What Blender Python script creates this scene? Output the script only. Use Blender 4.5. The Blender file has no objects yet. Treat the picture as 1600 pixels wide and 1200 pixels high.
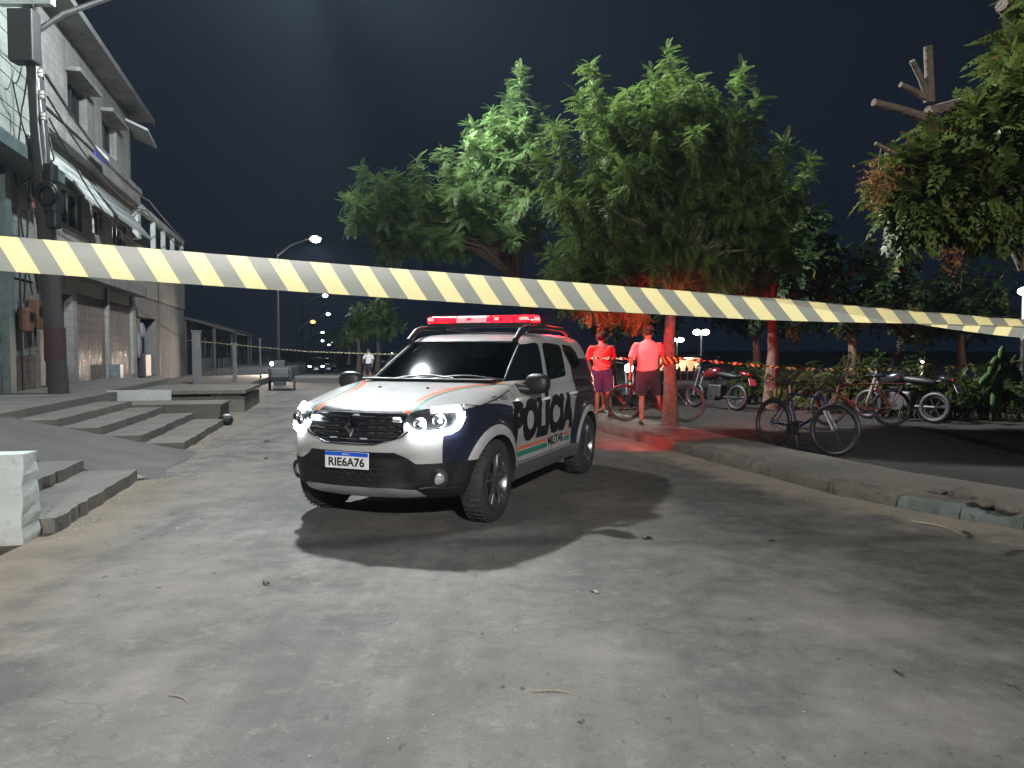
import bpy, bmesh, math, random
import numpy as np
from mathutils import Vector, Matrix, Quaternion
random.seed(7); np.random.seed(7)
R = math.radians
sc = bpy.context.scene
COL = sc.collection

# ------------------------------------------------------------------ camera
cam_d = bpy.data.cameras.new('camera'); cam = bpy.data.objects.new('camera', cam_d); COL.objects.link(cam)
cam.location = (0, 0, 1.445)
cam_d.sensor_width = 36.0; cam_d.lens = 36.0 * 1180 / 1600
cam.rotation_euler = (R(90) - math.atan(54 / 1180), 0, 0)
cam_d.clip_start = .05; cam_d.clip_end = 2000
sc.camera = cam
# ------------------------------------------------------------------ night sky
wld = bpy.data.worlds.new('World'); sc.world = wld; wld.use_nodes = True
nt = wld.node_tree; nt.nodes.clear()
w_out = nt.nodes.new('ShaderNodeOutputWorld'); w_bg = nt.nodes.new('ShaderNodeBackground')
sky_n = nt.nodes.new('ShaderNodeTexSky'); sky_n.sky_type = 'NISHITA'; sky_n.sun_disc = False
sky_n.sun_elevation = R(-4.0); sky_n.sun_rotation = R(250); sky_n.altitude = 20
w_mix = nt.nodes.new('ShaderNodeMix'); w_mix.data_type = 'RGBA'; w_mix.inputs[0].default_value = .82
w_mix.inputs[7].default_value = (.012, .021, .042, 1)
nt.links.new(sky_n.outputs[0], w_mix.inputs[6]); nt.links.new(w_mix.outputs[2], w_bg.inputs[0])
w_bg.inputs[1].default_value = .44
nt.links.new(w_bg.outputs[0], w_out.inputs[0])
# the light of the place comes from its lit lamps (each built with its lamp); one faint sun stands for the moon
sun_d = bpy.data.lights.new('moon', 'SUN'); sun_d.energy = .012; sun_d.angle = R(1); sun_d.color = (.75, .85, 1)
sun_o = bpy.data.objects.new('moon', sun_d); COL.objects.link(sun_o); sun_o.rotation_euler = (R(40), 0, R(160))
sc.view_settings.view_transform = 'Standard'; sc.view_settings.look = 'None'
sc.view_settings.exposure = 0; sc.view_settings.gamma = 1; sc.view_settings.use_curve_mapping = False
sc.cycles.use_denoising = True
sc.cycles.max_bounces = 4; sc.cycles.volume_bounces = 0; sc.cycles.use_adaptive_sampling = True; sc.cycles.adaptive_threshold = .05; sc.cycles.transparent_max_bounces = 12
sc.cycles.sample_clamp_indirect = 4; sc.cycles.caustics_reflective = False; sc.cycles.caustics_refractive = False
LAMP_MAIN = 43000; LAMP_BEHIND = 23000
HAZE = .0004
COL_LED = (.92, .975, 1.0)

# ------------------------------------------------------------------ node helpers
class X:
    """tiny expression builder for scalar shader nodes"""
    def __init__(s, nt, sock): s.nt, s.s = nt, sock
    def _op(s, op, *o, clamp=False):
        n = s.nt.nodes.new('ShaderNodeMath'); n.operation = op; n.use_clamp = clamp
        for i, a in enumerate((s,) + o):
            if isinstance(a, X): s.nt.links.new(a.s, n.inputs[i])
            else: n.inputs[i].default_value = a
        return X(s.nt, n.outputs[0])
    def __add__(s, o): return s._op('ADD', o)
    __radd__ = __add__
    def __sub__(s, o): return s._op('SUBTRACT', o)
    def __rsub__(s, o): return (s * -1) + o
    def __mul__(s, o): return s._op('MULTIPLY', o)
    __rmul__ = __mul__
    def abs(s): return s._op('ABSOLUTE')
    def sqrt(s): return s._op('SQRT')
    def min(s, o): return s._op('MINIMUM', o)
    def max(s, o): return s._op('MAXIMUM', o)
    def lt(s, o, w=.003):   # soft less-than
        d = (o - s) if isinstance(o, X) else (s * -1 + o)
        return d._op('MULTIPLY_ADD', 1 / w, .5, clamp=True)
    def gt(s, o, w=.003):
        d = (s - o)
        return d._op('MULTIPLY_ADD', 1 / w, .5, clamp=True)
    def ramp(s, a, b):
        n = s.nt.nodes.new('ShaderNodeMapRange'); n.clamp = True
        n.inputs[1].default_value = a; n.inputs[2].default_value = b
        s.nt.links.new(s.s, n.inputs[0]); return X(s.nt, n.outputs[0])

def newmat(name):
    m = bpy.data.materials.new(name); m.use_nodes = True
    return m, m.node_tree, m.node_tree.nodes['Principled BSDF']
def coords(nt, kind='Object'):
    return nt.nodes.new('ShaderNodeTexCoord').outputs[kind]
def xyz(nt, vec):
    n = nt.nodes.new('ShaderNodeSeparateXYZ'); nt.links.new(vec, n.inputs[0])
    return [X(nt, n.outputs[i]) for i in range(3)]
def noise(nt, vec, scale, detail=4, rough=.6, stretch=None):
    if stretch:
        mp = nt.nodes.new('ShaderNodeMapping'); mp.inputs[3].default_value = stretch
        nt.links.new(vec, mp.inputs[0]); vec = mp.outputs[0]
    n = nt.nodes.new('ShaderNodeTexNoise'); n.inputs['Scale'].default_value = scale
    n.inputs['Detail'].default_value = detail; n.inputs['Roughness'].default_value = rough
    nt.links.new(vec, n.inputs[0]); return X(nt, n.outputs[0])
def voro(nt, vec, scale):
    n = nt.nodes.new('ShaderNodeTexVoronoi'); n.inputs['Scale'].default_value = scale
    nt.links.new(vec, n.inputs[0]); return X(nt, n.outputs[0])
def mixc(nt, fac, a, b):
    n = nt.nodes.new('ShaderNodeMix'); n.data_type = 'RGBA'
    if isinstance(fac, X): nt.links.new(fac.s, n.inputs[0])
    else: n.inputs[0].default_value = fac
    for i, c in ((6, a), (7, b)):
        if isinstance(c, tuple): n.inputs[i].default_value = (*c, 1) if len(c) == 3 else c
        else: nt.links.new(c, n.inputs[i])
    return n.outputs[2]
def value(nt, col, k):
    n = nt.nodes.new('ShaderNodeHueSaturation'); n.inputs['Value'].default_value = k; nt.links.new(col, n.inputs['Color']); return n.outputs[0]
def bump(nt, bsdf, h, strength=.4, dist=.01):
    n = nt.nodes.new('ShaderNodeBump'); n.inputs['Strength'].default_value = strength; n.inputs['Distance'].default_value = dist
    nt.links.new(h.s, n.inputs['Height']); nt.links.new(n.outputs[0], bsdf.inputs['Normal'])
MATS = {}
def mat(name, col, rough=.6, metal=0, var=.18, scale=6, bmp=0, bscale=40, dist=.004, spec=.5, coat=0):
    """painted / plain surface with broken-up tone and fine relief"""
    if name in MATS: return MATS[name]
    m, nt, b = newmat(name)
    v = coords(nt)
    n1 = noise(nt, v, scale, 6, .65)
    dk = tuple(c * (1 - var * 1.6) for c in col); lt = tuple(min(1, c * (1 + var)) for c in col)
    nt.links.new(mixc(nt, n1.ramp(.3, .7), dk, lt), b.inputs['Base Color'])
    r = (n1.ramp(.25, .75) * .18) + (rough - .09)
    nt.links.new(r.s, b.inputs['Roughness'])
    b.inputs['Metallic'].default_value = metal; b.inputs['Specular IOR Level'].default_value = spec
    b.inputs['Coat Weight'].default_value = coat; b.inputs['Coat Roughness'].default_value = .08
    if bmp: bump(nt, b, noise(nt, v, bscale, 4, .6), bmp, dist)
    MATS[name] = m; return m
def emis(name, col, strength, base=(.02, .02, .02)):
    if name in MATS: return MATS[name]
    m, nt, b = newmat(name)
    b.inputs['Base Color'].default_value = (*base, 1); b.inputs['Emission Color'].default_value = (*col, 1)
    b.inputs['Emission Strength'].default_value = strength; MATS[name] = m; return m
def clear_glass(name, tint=(1, 1, 1), refl=.12):
    if name in MATS: return MATS[name]
    m = bpy.data.materials.new(name); m.use_nodes = True; nt = m.node_tree; nt.nodes.clear()
    o = nt.nodes.new('ShaderNodeOutputMaterial'); t = nt.nodes.new('ShaderNodeBsdfTransparent'); g = nt.nodes.new('ShaderNodeBsdfGlossy')
    t.inputs[0].default_value = (*tint, 1); g.inputs['Roughness'].default_value = .05
    mx = nt.nodes.new('ShaderNodeMixShader'); fr = nt.nodes.new('ShaderNodeFresnel'); fr.inputs[0].default_value = 1.3 + refl
    nt.links.new(fr.outputs[0], mx.inputs[0]); nt.links.new(t.outputs[0], mx.inputs[1]); nt.links.new(g.outputs[0], mx.inputs[2])
    nt.links.new(mx.outputs[0], o.inputs[0]); MATS[name] = m; return m

# ------------------------------------------------------------------ mesh helpers
class MB:
    def __init__(s): s.v = []; s.f = []; s.mi = []; s.cur = 0
    def add(s, vs, fs):
        o = len(s.v); s.v += [tuple(p) for p in vs]
        for f in fs: s.f.append([o + i for i in f]); s.mi.append(s.cur)
        return s
    def box(s, c, sz, rz=0, M=None, bev=0):
        hx, hy, hz = sz[0] / 2, sz[1] / 2, sz[2] / 2
        if bev:
            bm = bmesh.new(); bmesh.ops.create_cube(bm, size=1)
            bmesh.ops.scale(bm, vec=sz, verts=bm.verts)
            bmesh.ops.bevel(bm, geom=bm.edges[:], offset=bev, segments=2, affect='EDGES', profile=.5)
            bm.verts.ensure_lookup_table(); vs = [v.co.copy() for v in bm.verts]; fs = [[v.index for v in f.verts] for f in bm.faces]; bm.free()
        else:
            vs = [Vector((x, y, z)) for x in (-hx, hx) for y in (-hy, hy) for z in (-hz, hz)]
            fs = [(0, 1, 3, 2), (4, 6, 7, 5), (0, 4, 5, 1), (2, 3, 7, 6), (0, 2, 6, 4), (1, 5, 7, 3)]
        T = Matrix.Translation(Vector(c)) @ (M.to_4x4() if M else Matrix.Rotation(rz, 4, 'Z'))
        return s.add([T @ v for v in vs], fs)
    def tube(s, pts, r, seg=8, caps=True):
        pts = [Vector(p) for p in pts]; n = len(pts)
        rs = r if isinstance(r, (list, tuple)) else [r] * n
        up = None; vs = []
        for i, p in enumerate(pts):
            d = (pts[min(i + 1, n - 1)] - pts[max(i - 1, 0)])
            d = d.normalized() if d.length > 1e-9 else Vector((0, 0, 1))
            if up is None:
                up = Vector((0, 0, 1)) if abs(d.z) < .9 else Vector((1, 0, 0))
            a = up - d * up.dot(d)
            if a.length < 1e-6: a = d.orthogonal()
            a.normalize(); up = a; b = d.cross(a)
            for k in range(seg):
                t = 2 * math.pi * k / seg; vs.append(p + (a * math.cos(t) + b * math.sin(t)) * rs[i])
        fs = [[i * seg + k, i * seg + (k + 1) % seg, (i + 1) * seg + (k + 1) % seg, (i + 1) * seg + k] for i in range(n - 1) for k in range(seg)]
        if caps: fs += [list(range(seg))[::-1], [(n - 1) * seg + k for k in range(seg)]]
        return s.add(vs, fs)
    def ring(s, c, axis, Rr, r, seg=28, sub=8, a0=0, a1=2 * math.pi):
        axis = Vector(axis).normalized(); a = axis.orthogonal().normalized(); b = axis.cross(a); c = Vector(c)
        full = abs(a1 - a0 - 2 * math.pi) < 1e-6; n = seg if full else seg + 1; vs = []
        for i in range(n):
            t = a0 + (a1 - a0) * i / seg; d = a * math.cos(t) + b * math.sin(t)
            for k in range(sub):
                q = 2 * math.pi * k / sub; vs.append(c + d * (Rr + r * math.cos(q)) + axis * r * math.sin(q))
        fs = [[i * sub + k, i * sub + (k + 1) % sub, ((i + 1) % n) * sub + (k + 1) % sub, ((i + 1) % n) * sub + k] for i in range(seg) for k in range(sub)]
        return s.add(vs, fs)
    def lathe(s, prof, c, axis, seg=24):
        axis = Vector(axis).normalized(); a = axis.orthogonal().normalized(); b = axis.cross(a); c = Vector(c); m = len(prof); vs = []
        for i in range(seg):
            t = 2 * math.pi * i / seg; d = a * math.cos(t) + b * math.sin(t)
            for rr, h in prof: vs.append(c + d * rr + axis * h)
        fs = [[i * m + k, i * m + k + 1, ((i + 1) % seg) * m + k + 1, ((i + 1) % seg) * m + k] for i in range(seg) for k in range(m - 1)]
        return s.add(vs, fs)
    def prism(s, poly, z0, z1):
        """poly: list of (x,y); z0,z1 scalars or lists"""
        n = len(poly); a = z0 if isinstance(z0, (list, tuple)) else [z0] * n; b = z1 if isinstance(z1, (list, tuple)) else [z1] * n
        vs = [(p[0], p[1], a[i]) for i, p in enumerate(poly)] + [(p[0], p[1], b[i]) for i, p in enumerate(poly)]
        fs = [list(range(n))[::-1], list(range(n, 2 * n))] + [[i, (i + 1) % n, n + (i + 1) % n, n + i] for i in range(n)]
        return s.add(vs, fs)
    def ell(s, c, rad, seg=14, rings=9, M=None, p=1.0):
        vs = []; c = Vector(c)
        f = lambda t: math.copysign(abs(t) ** p, t)
        for i in range(rings + 1):
            th = math.pi * i / rings
            for k in range(seg):
                ph = 2 * math.pi * k / seg
                q = Vector((rad[0] * f(math.sin(th)) * f(math.cos(ph)), rad[1] * f(math.sin(th)) * f(math.sin(ph)), rad[2] * f(math.cos(th))))
                vs.append(c + (M @ q if M else q))
        fs = [[i * seg + k, (i + 1) * seg + k, (i + 1) * seg + (k + 1) % seg, i * seg + (k + 1) % seg] for i in range(rings) for k in range(seg)]
        return s.add(vs, fs)
    def build(s, name, mats, parent=None, smooth=None):
        me = bpy.data.meshes.new(name); me.from_pydata(s.v, [], s.f)
        if not isinstance(mats, (list, tuple)): mats = [mats]
        for m in mats: me.materials.append(m)
        if len(mats) > 1: me.polygons.foreach_set('material_index', s.mi)
        bm = bmesh.new(); bm.from_mesh(me); bmesh.ops.remove_doubles(bm, verts=bm.verts, dist=1e-5)
        bmesh.ops.recalc_face_normals(bm, faces=bm.faces); bm.to_mesh(me); bm.free()
        if smooth is not None:
            me.polygons.foreach_set('use_smooth', [True] * len(me.polygons)); me.set_sharp_from_angle(angle=R(smooth))
        me.update()
        o = bpy.data.objects.new(name, me); COL.objects.link(o); o.parent = parent
        return o
def obj_from(name, me, parent=None):
    o = bpy.data.objects.new(name, me); COL.objects.link(o); o.parent = parent; return o
def tag(o, label=None, cat=None, group=None, kind=None):
    if label: o['label'] = label
    if cat: o['category'] = cat
    if group: o['group'] = group
    if kind: o['kind'] = kind
    return o
def thing(name, label, cat, loc=(0, 0, 0), rz=0, group=None):
    o = bpy.data.objects.new(name, None); COL.objects.link(o); o.empty_display_size = .2
    o.location = loc; o.rotation_euler = (0, 0, rz); return tag(o, label, cat, group)
def struct(o): o['kind'] = 'structure'; return o
def copy_tree(o, parent=None):
    c = o.copy(); COL.objects.link(c); c.parent = parent
    for ch in o.children: copy_tree(ch, c)
    return c
def light(name, kind, loc, parent=None, power=100, color=(1, 1, 1), aim=None, **kw):
    d = bpy.data.lights.new(name, kind); d.energy = power; d.color = color
    for k, v in kw.items(): setattr(d, k, v)
    o = bpy.data.objects.new(name, d); COL.objects.link(o); o.parent = parent; o.location = loc
    if aim is not None: o.rotation_euler = Vector(aim).to_track_quat('-Z', 'Y').to_euler()
    return o
def bulk_mesh(name, V, F, mats, mi=None, parent=None, smooth=False):
    """numpy verts (n,3), quads (m,4)"""
    me = bpy.data.meshes.new(name); n = len(V); m = len(F)
    me.vertices.add(n); me.vertices.foreach_set('co', np.asarray(V, np.float32).ravel())
    k = F.shape[1]
    me.loops.add(m * k); me.loops.foreach_set('vertex_index', np.asarray(F, np.int32).ravel())
    me.polygons.add(m); me.polygons.foreach_set('loop_start', np.arange(0, m * k, k, dtype=np.int32))
    if not isinstance(mats, (list, tuple)): mats = [mats]
    for q in mats: me.materials.append(q)
    if mi is not None: me.polygons.foreach_set('material_index', np.asarray(mi, np.int32))
    if smooth: me.polygons.foreach_set('use_smooth', np.ones(m, bool))
    me.update(); me.validate()
    return obj_from(name, me, parent)
def text_mesh(body, size=1, bold=0.0, sx=1.0, sub=0):
    cu = bpy.data.curves.new('lettering', 'FONT'); cu.body = body; cu.size = size; cu.offset = bold; cu.align_x = 'LEFT'
    cu.resolution_u = 4
    o = bpy.data.objects.new('lettering', cu); COL.objects.link(o)
    dg = bpy.context.evaluated_depsgraph_get(); me = bpy.data.meshes.new_from_object(o.evaluated_get(dg))
    bpy.data.objects.remove(o); bpy.data.curves.remove(cu)
    bm = bmesh.new(); bm.from_mesh(me); bpy.data.meshes.remove(me)
    if sub:
        bmesh.ops.triangulate(bm, faces=bm.faces)
        for _ in range(3):
            es = [e for e in bm.edges if e.calc_length() > sub]
            if not es: break
            bmesh.ops.subdivide_edges(bm, edges=es, cuts=1); bmesh.ops.triangulate(bm, faces=bm.faces)
    vs = [v.co.copy() for v in bm.verts]; bm.verts.index_update(); fs = [[v.index for v in f.verts] for f in bm.faces]; bm.free()
    x0 = min(v.x for v in vs); x1 = max(v.x for v in vs); y0 = min(v.y for v in vs); y1 = max(v.y for v in vs)
    return [((v.x - x0) / (x1 - x0), (v.y - y0) / (y1 - y0)) for v in vs], fs
# ================================================================== SETTING
SO = Vector((-4.67, 10.7)); SU = Vector((-.2195, .9756)); SN = Vector((-.9756, -.2195)); S_ROT = math.atan2(SU.y, SU.x)
BO = Vector((-5.93, 0)); BU = Vector((-.2616, .9652)); BN = Vector((-.9652, -.2616)); B_ROT = math.atan2(BU.y, BU.x)
def S(s, n, z=0): p = SO + SU * s + SN * n; return Vector((p.x, p.y, z))
def B(a, off, z=0): p = BO + BU * a + BN * off; return Vector((p.x, p.y, z))
KERB = [(-30.6, 150), (-16.4, 90), (-7.85, 53.6), (-3.6, 35.5), (-1.2, 25.2), (.42, 18.2), (1.49, 13.49), (2.01, 11.8), (2.52, 9.87), (2.91, 8.52), (3.2, 7.49), (3.53, 6.88), (3.81, 6.36), (4.1, 5.99), (4.9, 5.2), (6.3, 4.3), (9.5, 3.3), (16, 2.5), (40, 1)]
def resample(pts, step):
    out = [Vector(pts[0])]
    for a, b in zip(pts, pts[1:]):
        a, b = Vector(a), Vector(b); n = max(1, int((b - a).length / step))
        for i in range(1, n + 1): out.append(a.lerp(b, i / n))
    return out
def offset_line(pts, d):
    o = []
    for i, p in enumerate(pts):
        t = (pts[min(i + 1, len(pts) - 1)] - pts[max(i - 1, 0)]).normalized(); o.append(p + Vector((-t.y, t.x)) * d)
    return o
KL = resample(KERB, .35)

# ---- road and ground materials
m, nt, b = newmat('dusty_asphalt')
v = coords(nt)
big = noise(nt, v, .45, 5, .6); mid = noise(nt, v, 2.6, 6, .7); fine = noise(nt, v, 55, 3, .7); grit = voro(nt, v, 70)
spk = noise(nt, v, 120, 2, .5)
streak = noise(nt, v, 1.1, 5, .65, (1.0, .22, 1))
c = mixc(nt, big.ramp(.36, .64), (.066, .063, .059), (.140, .130, .116))
c = mixc(nt, mid.ramp(.42, .72) * .7, c, (.20, .19, .175))
c = mixc(nt, streak.ramp(.50, .66) * .6, c, (.062, .063, .066))
patch = noise(nt, v, 5.5, 5, .75); c = mixc(nt, patch.ramp(.56, .70) * .55, c, (.225, .207, .182)); c = mixc(nt, patch.ramp(.46, .34) * .45, c, (.055, .055, .055))
c = mixc(nt, fine.ramp(.35, .75) * .5, c, (.085, .085, .085))
c = mixc(nt, spk.ramp(.68, .76) * .7, c, (.40, .39, .36)); spk2 = noise(nt, v, 34, 2, .5); c = mixc(nt, spk2.ramp(.74, .78) * .7, c, (.40, .39, .36))
pit = noise(nt, v, 9, 3, .6, (1, .55, 1)); pit2 = noise(nt, v, .5, 2, .5)
c = mixc(nt, pit.ramp(.67, .71) * pit2.ramp(.42, .58), c, (.03, .03, .03))
vo = nt.nodes.new('ShaderNodeTexVoronoi'); vo.feature = 'DISTANCE_TO_EDGE'; vo.inputs['Scale'].default_value = .42
wa = nt.nodes.new('ShaderNodeVectorMath'); wa.operation = 'MULTIPLY_ADD'; wn = nt.nodes.new('ShaderNodeTexNoise'); wn.inputs['Scale'].default_value = 1.7; wn.inputs['Detail'].default_value = 5; nt.links.new(v, wn.inputs[0])
nt.links.new(wn.outputs['Color'], wa.inputs[0]); wa.inputs[1].default_value = (.9, .9, .9); nt.links.new(v, wa.inputs[2]); nt.links.new(wa.outputs[0], vo.inputs[0])
crk = X(nt, vo.outputs[0]).ramp(.0055, .001) * noise(nt, v, .35, 2, .5).ramp(.46, .56); crk = crk * .4; c = mixc(nt, crk * .8, c, (.022, .021, .02))
tyre = noise(nt, v, 2.2, 3, .55, (1, .05, 1)); c = mixc(nt, tyre.ramp(.56, .68) * .35, c, (.05, .05, .05))
gx_, gy_, gz_ = xyz(nt, v); old_dim = (gx_ + (big - .5) * 3.4 + (mid - .5) * 1.6 + gy_ * -.03).ramp(-.9, 2.2)   # older, darker bitumen on one half, deepened to paint in the light's falloff
c = mixc(nt, old_dim * .86, c, mixc(nt, patch.ramp(.4, .65), (.030, .029, .026), (.064, .060, .051)))
chip = noise(nt, v, 16, 3, .7, (1, .6, 1)); c = mixc(nt, chip.ramp(.64, .68) * old_dim, c, (.022, .022, .022))
warm = noise(nt, v, .8, 4, .6); c = mixc(nt, warm.ramp(.48, .7) * .5, c, (.175, .155, .142))
att = nt.nodes.new('ShaderNodeAttribute'); att.attribute_name = 'sand'
sand = X(nt, att.outputs['Fac'])
sm = (sand + (mid - .5) * .9 + (fine - .5) * .35).ramp(.38, .72)
c = mixc(nt, sm, c, mixc(nt, mid.ramp(.3, .7), (.115, .097, .074), (.172, .148, .116)))
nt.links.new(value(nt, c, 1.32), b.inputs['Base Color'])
nt.links.new((fine.ramp(.2, .8) * .2 + .8).s, b.inputs['Roughness']); b.inputs['Specular IOR Level'].default_value = .12
bump(nt, b, grit * .35 + fine * .45 + patch * .9 - pit.ramp(.66, .72) * 1.2 - crk * 2, .42, .008)
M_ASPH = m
m, nt, b = newmat('dark_soil')
v = coords(nt); n1 = noise(nt, v, 1.3, 6, .65); n2 = noise(nt, v, 40, 3, .7)
c = mixc(nt, n1.ramp(.3, .7), (.010, .008, .007), (.026, .020, .016)); c = mixc(nt, n2.ramp(.6, .75) * .5, c, (.05, .042, .03))
nt.links.new(c, b.inputs['Base Color']); b.inputs['Roughness'].default_value = .95
bump(nt, b, n1 + n2 * .4, .6, .02); M_SOIL = m
def concrete(name, ca, cb, stain=(.09, .085, .075), crack=True, rel=.55, wall=False):
    m, nt, b = newmat(name); v = coords(nt)
    n1 = noise(nt, v, 1.4, 6, .65); n2 = noise(nt, v, 18, 5, .7); n3 = noise(nt, v, 90, 2, .6); n4 = noise(nt, v, .6, 4, .6)
    c = mixc(nt, n1.ramp(.3, .7), ca, cb); c = mixc(nt, n4.ramp(.52, .75) * .65, c, stain); c = mixc(nt, n2.ramp(.56, .75) * .45, c, stain)
    h = n2 + n3 * .35
    if wall:      # rain streaks and faint block courses
        st = noise(nt, v, 3.2, 5, .65, (1, 1, .08)); c = mixc(nt, st.ramp(.5, .72) * .6, c, stain)
        wx, wy, wz = xyz(nt, v); jn = (wz * 5.0)._op('FRACT').lt(.07, .03); c = mixc(nt, jn * n1.ramp(.3, .6) * .55, c, stain); h = h - jn * .8
    if crack:
        vo = nt.nodes.new('ShaderNodeTexVoronoi'); vo.feature = 'DISTANCE_TO_EDGE'; vo.inputs['Scale'].default_value = .9
        mp = nt.nodes.new('ShaderNodeVectorMath'); mp.operation = 'ADD'
        sc_ = nt.nodes.new('ShaderNodeTexNoise'); sc_.inputs['Scale'].default_value = 2.5; nt.links.new(v, sc_.inputs[0])
        nt.links.new(v, mp.inputs[0]); nt.links.new(sc_.outputs['Color'], mp.inputs[1]); nt.links.new(mp.outputs[0], vo.inputs[0])
        ck = X(nt, vo.outputs[0]).ramp(.012, .0)
        ck = ck * n4.ramp(.45, .6); c = mixc(nt, ck * .55, c, (.04, .038, .034)); h = h - ck
    nt.links.new(value(nt, c, 1.15), b.inputs['Base Color']); b.inputs['Roughness'].default_value = .85
    bump(nt, b, h, rel, .012 * (rel / .55) ** 2); MATS[name] = m; return m
M_CONC = concrete('worn_concrete', (.088, .087, .078), (.16, .155, .138))
M_CONC_D = concrete('grey_painted_concrete', (.055, .053, .050), (.10, .096, .090), (.035, .034, .032), False)
M_PAVE = concrete('pavement_concrete', (.085, .077, .062), (.15, .134, .109))
M_KERB = concrete('kerb_stone', (.075, .068, .054), (.145, .129, .104), (.045, .04, .03), False, .95)
M_KERBG = concrete('green_painted_kerb', (.085, .10, .09), (.145, .165, .15), (.06, .055, .045), False, .95)
M_WHITEW = concrete('chalky_whitewash', (.36, .40, .39), (.52, .56, .54), (.16, .15, .12), False)

# ---- ground to the horizon, road sheet with sandy edges
def road_z(y): return -.018 * max(0, y - 28)          # the road dips gently beyond the bend
g = MB(); ys_ = [-300, 28, 160, 1500]; g.add([(x, y, min(road_z(y), 0) - .03 if y < 200 else road_z(160) - .03) for y in ys_ for x in (-900, 900)], [(0, 1, 3, 2), (2, 3, 5, 4), (4, 5, 7, 6)])
struct(g.build('ground', M_SOIL))
def axis(a, b, fine0, fine1, sf, scs):
    x = a; o = []
    while x < b - 1e-6:
        o.append(x); x += sf if fine0 <= x < fine1 else scs
    return o + [b]
gx = axis(-46, 42, -9, 8, .3, 2.0); gy = axis(-14, 160, -2, 26, .3, 2.5)
V = np.array([(x, y, road_z(y)) for y in gy for x in gx]); nx = len(gx)
F = np.array([(j * nx + i, j * nx + i + 1, (j + 1) * nx + i + 1, (j + 1) * nx + i) for j in range(len(gy) - 1) for i in range(nx - 1)])
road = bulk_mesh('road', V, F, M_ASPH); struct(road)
KA = np.array([(p.x, p.y) for p in KL])
sand_v = np.zeros(len(V), np.float32)
for i in range(0, len(V), 400):
    d = np.sqrt(((V[i:i + 400, None, :2] - KA[None]) ** 2).sum(2)).min(1)
    nn = (V[i:i + 400, 0] - SO.x) * SN.x + (V[i:i + 400, 1] - SO.y) * SN.y
    ss = (V[i:i + 400, 0] - SO.x) * SU.x + (V[i:i + 400, 1] - SO.y) * SU.y
    wid = np.where(V[i:i + 400, 1] > 14, .4, .95)
    rgt = np.clip(1 - (d - .12) / wid, 0, 1)
    lft = np.clip(1 - (-nn - .05) / np.where(ss < -2.3, 1.3, .3), 0, 1) * np.where(ss < 6, .78, .5)
    near = np.clip((2.9 - V[i:i + 400, 1]) / 3.2, 0, .45) * np.clip(1 - abs(V[i:i + 400, 0] + .6) / 4, .25, 1)
    sand_v[i:i + 400] = np.maximum(np.maximum(rgt, lft), near)
at = road.data.attributes.new('sand', 'FLOAT', 'POINT'); at.data.foreach_set('value', sand_v)

# ---- pavement strip behind the kerb, plaza soil beyond it
def strip(name, l0, l1, z0, z1, mt, jig=0, thick=1.6):
    mb = MB(); n = len(l0); vs = []
    for i in range(n):
        j = random.uniform(-jig, jig)
        a, bb = l0[i], l1[i] + (l1[i] - l0[i]).normalized() * j
        vs += [(a.x, a.y, z0), (a.lerp(bb, .5).x, a.lerp(bb, .5).y, (z0 + z1) / 2 + random.uniform(-.006, .006)), (bb.x, bb.y, z1), (bb.x, bb.y, z1 - thick), (a.x, a.y, z0 - thick)]
    fs = [[i * 5 + k, i * 5 + (k + 1) % 5, (i + 1) * 5 + (k + 1) % 5, (i + 1) * 5 + k] for i in range(n - 1) for k in (0, 1, 2, 4)]
    mb.add(vs, fs); return mb.build(name, mt, smooth=40)
ki = [p for p in KL if p.y > 2]
pave = struct(strip('pavement', offset_line(ki, .15), offset_line(ki, 1.02), .135, .16, M_PAVE, .035))
inner = offset_line(ki, 1.0)
mb = MB(); far = [Vector((60, p.y)) for p in inner]
for i in range(len(inner) - 1):
    a, c_ = inner[i], inner[i + 1]
    mb.add([(a.x, a.y, .06), (60, a.y, .06), (60, c_.y, .06), (c_.x, c_.y, .06)], [(0, 1, 2, 3)])
struct(mb.build('plaza_ground', M_SOIL))
kerb = bpy.data.objects.new('kerb', None); COL.objects.link(kerb); kerb['kind'] = 'structure'
# kerb stones one by one along the visible bend, irregular and partly sunken
def kerb_stone(p0, p1, mt, h, wd, dz=0, tilt=0):
    t = (p1 - p0); L = t.length; t.normalize(); nrm = Vector((-t.y, t.x)); mb = MB()
    k = 13; vs = []
    for i in range(k):
        q = p0 + t * (L * (.012 + .976 * i / (k - 1)))
        e = .012 if 0 < i < k - 1 else 0
        j = lambda s_=.017: random.uniform(-s_, s_)
        top = h + j(.012)
        prof = [(-.005 + j(), -.03), (.0 + j(), h * .55 + j()), (.02 + j(), top - .012), (.045 + j(), top), (wd, top + j(.006)), (wd, -.03)]
        for (d, z) in prof: P = q + nrm * d; vs.append((P.x, P.y, z + dz + tilt * d))
    fs = [[i * 6 + a, i * 6 + a + 1, (i + 1) * 6 + a + 1, (i + 1) * 6 + a] for i in range(k - 1) for a in range(5)] + [[5, 4, 3, 2, 1, 0], [(k - 1) * 6 + a for a in range(6)]]
    mb.add(vs, fs); return mb.build('kerb_stone', mt, kerb, smooth=50)
acc = [ki[0]]; 
for p in ki[1:]:
    if p.y > 60: acc = [p]; continue
    if (p - acc[-1]).length > (.52 if p.y < 16 else 2.4) + random.uniform(-.1, .1): acc.append(p)
for p0, p1 in zip(acc, acc[1:]):
    nearR = p0.y < 6.9 and p0.x < 6
    kerb_stone(p0, p1, M_KERBG if (p0.y < 7.0 and p0.y > 5.2) else M_KERB, .13 + random.uniform(-.015, .02) - (.03 if nearR else 0), .19 + random.uniform(-.02, .03), random.uniform(-.012, .008), random.uniform(-.08, .08))

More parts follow.
